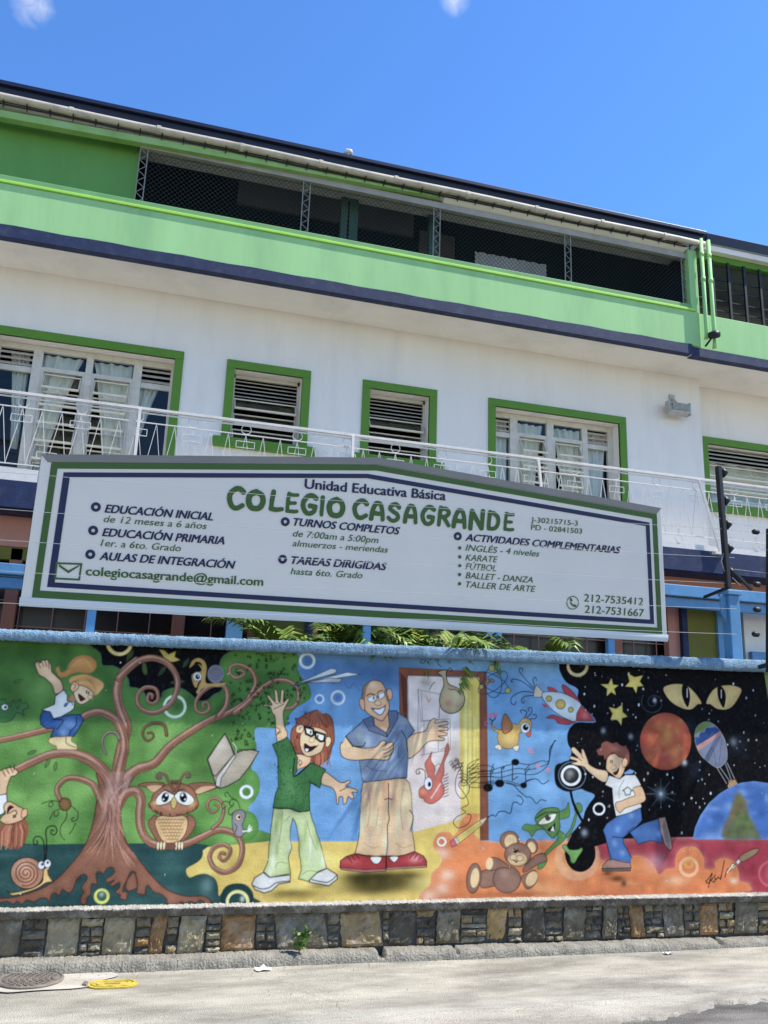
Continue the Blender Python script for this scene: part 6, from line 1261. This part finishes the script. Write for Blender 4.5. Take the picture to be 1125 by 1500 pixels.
# -- rocket
fig('painted_rocket'); RR = c(178,60,66)
for q in (Kf((520,270),(470,220),(410,150),(395,115),(420,105),(425,130)), Kf((515,285),(420,215),(350,195),(330,215),(345,220)), Kf((525,255),(510,200),(530,180),(540,205)), Kf((515,305),(420,300),(340,340),(330,390),(360,405),(370,380)), Kf((510,330),(440,340),(415,375),(430,395),(440,375))): ink(q, 1.4, c(20,36,66))
shp(Kf((755,240),(830,290),(890,370),(890,390),(770,310)), RR, out=c(96,24,28), ow=.005, rim=.3); shp(Kf((630,262),(680,270),(710,300),(650,300)), RR, out=c(96,24,28), ow=.004); shp(Kf((580,395),(620,405),(640,435),(600,425)), RR, sm=False); shp(Kf((620,515),(680,490),(760,520),(860,545),(800,570),(720,560),(690,525)), RR, out=c(96,24,28), ow=.005, rim=.3)
shp(Kf((540,240),(595,305),(580,345),(515,345),(520,290)), c(196,186,160), sm=False, out=INK, ow=.005)
shp(Kf((595,305),(680,300),(790,325),(910,410),(870,540),(760,510),(660,440),(600,370),(585,335)), c(190,202,204), out=INK, ow=.005, rim=.3, rimc=c(104,120,130)); shp(Kf((905,415),(960,460),(1020,540),(865,540),(870,480)), RR, sm=False, out=c(90,22,28), ow=.005, rim=.3); blob(857, 1049, 6, 5, c(220,130,130), .5)
for x, y, r in ((642,357,4.2),(738,403,7),(822,448,3.8)): q = (690 + x/5.625, 960 + y/5.625); oval_(q[0], q[1], r, r, c(206,172,52), out=INK, ow=.005, rim=.3)
# -- stars
for pts in (Mf((598,210),(612,268),(662,275),(622,305),(638,362),(596,335),(555,372),(560,305),(500,265),(570,265)), Mf((745,165),(810,200),(885,185),(855,240),(890,280),(835,285),(825,345),(795,290),(725,285),(765,240)), Mf((575,475),(640,490),(697,452),(700,520),(745,560),(695,575),(688,640),(655,590),(590,585),(610,535))):
    fig('painted_star'); shp(pts, c(206,184,58), sm=False, rim=.3, rimw=.015, rimc=c(140,112,24))
# -- planet
fig('painted_planet'); oval_(975, 1086, 37.5, 42, c(182,82,42), rim=.55, rimw=.035, rimc=c(96,34,24)); PLM = mu.last
for k in range(34): mu.last = PLM; blob(975 + rng.uniform(-34, 34), 1086 + rng.uniform(-38, 38), rng.uniform(4, 14), rng.uniform(3, 9), c(*[(206,120,40),(196,70,56),(142,50,34),(190,130,40)][k%4]), .42, True, -.3)
mu.last = PLM; blob(978, 1075, 9, 12, c(210,150,40), .6, True); mu.last = PLM; blob(985, 1103, 12, 9, c(216,130,44), .6, True); mu.last = PLM; blob(972, 1108, 14, 10, c(190,62,76), .5, True); blob(1003, 1117, 4, 4, c(190,200,205), .6)
# -- cat eyes
fig('painted_cat_eyes'); CE = c(206,176,100)
shp(Of((170,235),(240,205),(330,203),(400,230),(470,300),(515,375),(480,385),(420,430),(340,420),(250,370),(190,300)), CE, rim=.3, rimc=c(160,120,40)); shp(Of((880,250),(800,215),(700,218),(630,250),(585,310),(562,375),(600,385),(660,425),(740,432),(800,400),(850,330)), CE, rim=.3, rimc=c(160,120,40))
shp(Of((345,205),(390,225),(410,280),(410,350),(390,412),(355,360),(335,280)), BLK); shp(Of((665,225),(700,220),(735,280),(738,350),(718,418),(680,360),(662,290)), BLK)
for q in (Of((385,245),(385,320)), Of((697,255),(698,325))): ink(q, 1.6, c(190,190,186), sm=False)
# -- balloon
fig('painted_balloon')
shp(Of((455,660),(480,590),(540,550),(600,555),(670,610),(720,690),(745,780),(748,890),(700,950),(660,965),(600,930),(520,860),(470,770)), c(112,118,142), out=c(150,150,140), ow=.004, rim=.3, rimc=c(52,56,76)); BM = mu.last
def clipfill(p, col):
    w, X, Z, d = BM; dd = mu.sdf(p, X, Z); mu.blend(w, np.clip(.5 - np.maximum(dd, d)/mu.h, 0, 1), np.asarray(col))
clipfill(Of((440,540),(620,540),(620,560),(590,590),(550,600),(530,630),(490,640),(440,680)), c(92,118,52)); clipfill(Of((440,680),(490,690),(500,650),(545,640),(560,600),(610,600),(640,590),(700,630),(600,690),(480,760),(440,770)), c(34,66,118)); clipfill(Of((470,770),(600,690),(690,625),(715,655),(620,715),(490,810)), c(176,120,112))
for q in (Of((560,860),(620,790),(650,950)), Of((700,700),(690,830),(670,950))): ink(q, .9, c(70,74,94), claim=False)
for q in (Of((655,962),(745,1110)), Of((685,960),(775,1090)), Of((735,930),(790,1080)), Of((750,920),(820,1070))): ink(q, 1.0, c(150,150,150), sm=False)
shp(Of((765,1085),(820,1070),(850,1110),(845,1150),(790,1180),(755,1140)), c(176,132,84), sm=False, out=INK, ow=.004); shp(Qf((800,95),(855,65),(880,115),(835,165)), c(170,126,80), sm=False, out=c(60,40,22), ow=.004)
# -- globe
fig('painted_globe'); BK = c(52,98,168)
shp(Qf((505,560),(525,460),(570,360),(640,260),(730,180),(820,125),(900,95),(1010,80),(1150,100),(1240,170),(1240,562)), BK, sm=False, rim=.3, rimw=.02, rimc=c(130,170,215)); GM = mu.last
for k in range(34): mu.last = GM; blob(rng.uniform(1018, 1128), rng.uniform(1150, 1230), rng.uniform(4, 16), rng.uniform(3, 9), c(*[(88,138,200),(32,70,138),(128,164,206)][k%3]), .42, True)
mu.fill(smooth_pts(Qf((755,450),(800,360),(835,270),(875,185),(915,200),(945,310),(1000,420),(1050,520),(1060,558),(770,558)), True, 4), c(98,92,54), soft=.03, claim=False, alpha=.92)
for k in range(60): t = rng.uniform(0, 1); mu.last = GM; blob(1084 + rng.uniform(-1, 1)*(3 + 22*t), 1165 + 62*t, rng.uniform(4, 8), rng.uniform(4, 8), c(*[(96,104,52),(120,96,58),(58,88,40),(80,112,44)][k%4]), .6, True)
# -- green goblin
fig('painted_goblin'); GB, GBD = c(78,126,48), c(28,58,20)
shp(Lf((440,540),(500,590),(470,640),(400,690),(350,740),(320,735),(390,660),(430,610)), GB, out=GBD, ow=.005); shp(Lf((225,800),(250,750),(320,730),(345,790),(310,850),(270,860),(265,810)), GB, out=GBD, ow=.005); shp(Lf((500,580),(540,520),(575,410),(590,410),(570,500),(520,600)), GB, out=GBD, ow=.005)
shp(Lf((570,370),(580,330),(610,315),(635,350),(630,390),(590,400)), GB, out=GBD, ow=.005); shp(Lf((470,680),(500,660),(530,700),(600,700),(630,685),(635,710),(600,760),(570,810),(540,800),(530,750)), c(96,150,60), out=GBD, ow=.005)
shp(Lf((140,530),(170,490),(230,500),(290,490),(330,530),(260,540),(220,595),(195,555)), GB, out=GBD, ow=.005); shp(Lf((430,400),(500,360),(520,310),(530,370),(525,430),(440,450)), GB, out=GBD, ow=.005)
shp(Lf((245,440),(290,380),(360,355),(440,365),(445,450),(450,530),(400,605),(350,570),(310,520),(265,490)), c(84,130,52), out=GBD, ow=.006, rim=.4, rimc=c(40,78,26))
shp(Lf((275,490),(300,450),(360,415),(420,405),(400,460),(340,490)), c(214,214,190), out=INK, ow=.005); oval_(802.5, 1197.5, 4, 4.6, c(70,66,58), out=INK, ow=.004); oval_(803, 1197, 1.6, 2, INK); blob(805, 1195, 1.4, 1.4, c(230,230,225), .8)
ink(Lf((255,440),(340,395),(435,395)), 1.8, GBD); shp(Lf((350,535),(395,500),(410,480),(405,540),(370,550)), c(36,14,14), out=INK, ow=.004); shp(Lf((375,545),(395,505),(405,550)), c(226,226,216), sm=False)
ink(Lf((540,225),(560,310),(600,400),(650,490)), 4.6, BLK)
# -- running boy
fig('painted_running_boy')
shp(Nf((415,410),(360,390),(270,320),(220,270),(150,255),(105,240),(160,220),(90,195),(110,175),(170,190),(105,120),(130,90),(195,150),(200,110),(220,120),(255,210),(270,250),(340,290),(430,310),(440,370)), c(222,184,136), out=INK, ow=.005, rim=.25, rimc=SKD)
for q in (Nf((170,190),(200,215)), Nf((195,150),(210,190))): ink(q, 1.0, sm=False)
shp(Nf((905,740),(965,730),(1010,900),(1030,1010),(1010,1040),(960,980),(920,860)), c(176,130,112), sm=False, out=INK, ow=.005, rim=.3); shp(Nf((955,740),(1000,900),(1010,1030),(970,960),(940,820)), c(110,104,100), sm=False)
JB = c(62,108,172)
shp(Nf((640,870),(760,790),(905,745),(920,860),(945,970),(830,945),(720,980)), JB, sm=False, out=INK, ow=.005, rim=.35, rimc=c(28,58,112)); shp(Nf((500,740),(600,690),(740,640),(755,760),(700,820),(580,920),(590,990),(640,1125),(460,1125),(420,920),(395,850),(430,790)), JB, sm=False, out=INK, ow=.005, rim=.35, rimc=c(28,58,112)); shp(Lf((860,600),(960,600),(1040,760),(1035,810),(960,795),(880,780)), JB, sm=False, rim=.3, rimc=c(28,58,112)); ink(Lf((805,540),(880,790)), 1.2, sm=False); ink(Lf((970,640),(1045,770)), 1.2, sm=False)
for x, y in ((905,1215),(925,1195),(900,1235),(965,1222),(912,1250)): blob(x, y, 5, 5, c(120,164,214), .5)
ink(Nf((575,920),(480,910)), 1.2, sm=False); ink(Nf((680,820),(620,870)), 1.2, sm=False)
WS = c(206,206,200)
shp(Nf((415,435),(450,350),(550,380),(600,345),(690,345),(720,390),(745,440),(680,470),(740,600),(750,640),(640,690),(515,725),(490,600),(480,465)), WS, sm=False, out=INK, ow=.005, rim=.25, rimc=c(130,134,138))
shp(Nf((670,470),(745,450),(785,545),(770,590),(690,620),(600,650),(550,690),(515,650),(515,600),(570,580),(640,550),(690,530)), c(216,172,122), out=INK, ow=.005, rim=.25, rimc=SKD); shp(Nf((580,330),(640,290),(690,310),(660,335),(600,340)), c(96,140,190), sm=False, out=INK, ow=.004)
ink(Nf((590,390),(545,470),(545,560)), 1.0, c(110,120,130)); ink(Nf((600,520),(590,490),(575,490),(620,455),(665,490),(650,492),(645,525),(600,530)), 1.5, c(56,64,54), sm=False)
shp(Nf((425,250),(440,180),(500,150),(590,190),(600,260),(580,330),(540,380),(480,340),(430,300)), c(224,178,130), out=INK, ow=.005, rim=.25, rimc=SKD)
shp(Nf((345,145),(340,115),(375,90),(385,55),(430,35),(480,55),(520,45),(560,75),(610,90),(635,140),(635,230),(600,270),(590,200),(540,180),(490,140),(440,180),(410,205),(400,170),(360,165)), c(142,78,60), out=c(62,28,20), ow=.005, rim=.35, rimc=c(84,42,30)); blob(900, 1097, 8, 5, c(186,120,98), .5, True)
shp(Nf((570,230),(590,190),(620,210),(610,260),(580,275)), c(220,170,122), out=INK, ow=.004)
for q in (Nf((465,210),(468,235)), Nf((480,212),(482,232))): ink(q, 1.5, sm=False)
shp(Nf((490,325),(520,310),(540,280),(535,320),(510,345)), c(64,22,20), out=INK, ow=.005); oval_(899, 1124, 4, 3.6, c(228,180,136), out=c(140,88,60), ow=.003)
shp(Lf((805,830),(840,790),(880,780),(960,800),(1030,810),(1040,850),(800,855)), c(166,120,104), sm=False, out=INK, ow=.005, rim=.25); shp(Lf((795,855),(1035,855),(1030,878),(800,878)), c(96,82,74), sm=False, out=INK, ow=.004)
# -- teddy bear
fig('painted_teddy_bear'); TB, TD, TC = c(140,100,80), c(76,48,38), c(212,176,118)
shp(Jf((1010,770),(1060,740),(1110,735),(1130,790),(1060,820),(1000,860),(940,890),(940,850)), TB, out=TD, ow=.006, rim=.3)
shp(Jf((580,890),(700,870),(760,980),(700,1000),(590,1010)), TB, out=TD, ow=.006, rim=.3); oval_(694, 1286.5, 10.5, 22, TB, rot=.12, out=TD, ow=.006, rim=.3); oval_(695.5, 1286, 6.2, 14.5, TC, rot=.12)
shp(Jf((920,930),(960,900),(1030,870),(1055,930),(1020,1000),(960,1020)), TB, out=TD, ow=.006, rim=.3); oval_(779, 1287, 7.5, 11.5, TC, rot=.5)
oval_(742.5, 1288, 20.5, 20, c(132,96,78), out=TD, ow=.006, rim=.35); blob(738, 1281, 9, 9, c(172,134,112), .5, True)
shp(Jf((640,830),(660,770),(720,770),(790,810),(830,850),(760,850),(690,870),(650,870)), TB, out=TD, ow=.006, rim=.3); oval_(717, 1265, 5.2, 9, TC, rot=.15)
oval_(746.5, 1231, 14, 13.5, TB, out=TD, ow=.006, rim=.3); oval_(748, 1232.5, 9, 10, TC); oval_(779, 1239.5, 8.5, 11, TB, rot=-.3, out=TD, ow=.006, rim=.3); oval_(779, 1241, 5.5, 8, TC, rot=-.3)
oval_(758.5, 1252, 19.5, 17, TB, out=TD, ow=.006, rim=.3); blob(752, 1244, 9, 6, c(178,140,118), .5, True); oval_(758, 1258.5, 14, 9.5, TC, rim=.25); oval_(752, 1256, 5, 4.4, c(206,172,124), out=TD, ow=.004); oval_(761.5, 1257, 5, 4.4, c(206,172,124), out=TD, ow=.004)
oval_(755, 1248, 2.8, 2, INK); shp(Jf((850,780),(880,795),(895,785),(880,810)), INK); ink(Jf((860,690),(880,715),(895,700)), 1.4); ink(Jf((880,700),(905,720)), 1.3, sm=False)
# -- brush and its scribbled signature
fig('painted_brush')
shp(Qf((885,715),(920,680),(1000,640),(1050,640),(1030,675),(960,725),(900,745)), c(150,116,84), out=INK, ow=.005, rim=.3); shp(Qf((860,745),(885,720),(900,745),(875,770)), c(200,196,186), sm=False, out=INK, ow=.004); oval_(1074, 1268.5, 3.6, 3.6, c(206,196,150), out=INK, ow=.005)
for q in (Qf((615,910),(640,875),(665,840),(650,890),(635,955)), Qf((612,900),(630,920),(690,855)), Qf((645,895),(665,905),(685,910),(690,880),(700,890),(715,870),(730,885),(740,860)), Qf((740,865),(735,885),(765,735)), Qf((770,870),(785,820),(800,800),(795,830),(830,800)), Qf((835,790),(850,770))): ink(q, 1.5)
ink(Qf((790,830),(815,800),(835,790)), 3, c(214,204,180), sm=False, claim=False, alpha=.6)
# -- brushwork over everything, then one mesh per figure
def smooth_noise(h, w, sy, sx, r):
    a = r.normal(size=(h//sy + 3, w//sx + 3)); yi, xi = np.arange(h)/sy, np.arange(w)/sx; y0, x0 = yi.astype(int), xi.astype(int); fy, fx = (yi - y0)[:,None], (xi - x0)[None]
    return (a[y0][:,x0]*(1-fy)*(1-fx) + a[y0+1][:,x0]*fy*(1-fx) + a[y0][:,x0+1]*(1-fy)*fx + a[y0+1][:,x0+1]*fy*fx)
rn = np.random.default_rng(9)
for _ in range(1):
    q = mu.col; b2 = q.copy(); b2[1:-1,1:-1] = (q[1:-1,1:-1]*4 + q[:-2,1:-1] + q[2:,1:-1] + q[1:-1,:-2] + q[1:-1,2:])/8; mu.col = b2
tex = .022*smooth_noise(H_, W_, 3, 11, rn) + .035*smooth_noise(H_, W_, 7, 8, rn) + .10*smooth_noise(H_, W_, 16, 14, rn) + .09*smooth_noise(H_, W_, 60, 80, rn) + .03*rn.normal(size=(H_, W_))
mu.col = np.clip(mu.col*(1 + tex)[..., None] + .004*np.abs(smooth_noise(H_, W_, 5, 5, rn))[..., None], .003, .88)
for k in range(70):                       # small chips in the paint
    j, i = rn.integers(4, H_-6), rn.integers(4, W_-6); mu.col[j:j+rn.integers(1,4), i:i+rn.integers(1,3)] = (.55, .53, .48)
pm = bpy.data.materials.new('mural paint'); pm.use_nodes = True; n_, l_ = pm.node_tree.nodes, pm.node_tree.links; b_ = n_['Principled BSDF']; b_.inputs['Roughness'].default_value = .55; b_.inputs['Specular IOR Level'].default_value = .05
at = n_.new('ShaderNodeAttribute'); at.attribute_name = 'paint'; l_.new(at.outputs['Color'], b_.inputs['Base Color'])
tn = n_.new('ShaderNodeTexNoise'); tn.inputs['Scale'].default_value = 70; tn.inputs['Detail'].default_value = 5; tcn = n_.new('ShaderNodeTexCoord'); l_.new(tcn.outputs['Object'], tn.inputs['Vector'])
bpn = n_.new('ShaderNodeBump'); bpn.inputs['Strength'].default_value = .2; bpn.inputs['Distance'].default_value = .01; l_.new(tn.outputs[0], bpn.inputs['Height']); l_.new(bpn.outputs[0], b_.inputs['Normal'])
XX = mu.x0 + mu.h*(np.arange(W_-1) + .5); ZZ = mu.z0 + mu.h*(np.arange(H_-1) + .5)
keep = ZZ[:,None] < (cop_b(XX) + .02)[None]
cell_id = mu.id[:-1,:-1]
mural = None
for k, nm in enumerate(FIG):
    mk = (cell_id == k) & keep
    if not mk.any(): continue
    o = quads_from(mk, mu, 0.0, nm, pm, gw if k == 0 else mural, mu.col)
    if k == 0: mural = o
side = [('mural_end', WX0, mu.x0, c(60,110,40)), ('mural_end', mu.x0 + mu.h*(W_-1), WX1, c(10,11,16))]
for nm, a, b, cc in side: MB().add([(a,0,.37),(b,0,.37),(b,0,cop_b(b)+.01),(a,0,cop_b(a)+.01)], [(0,1,2,3)]).build(nm, mat('plain mural colour %d' % (a > 0), tuple(cc), .55, .2, 4), gw)
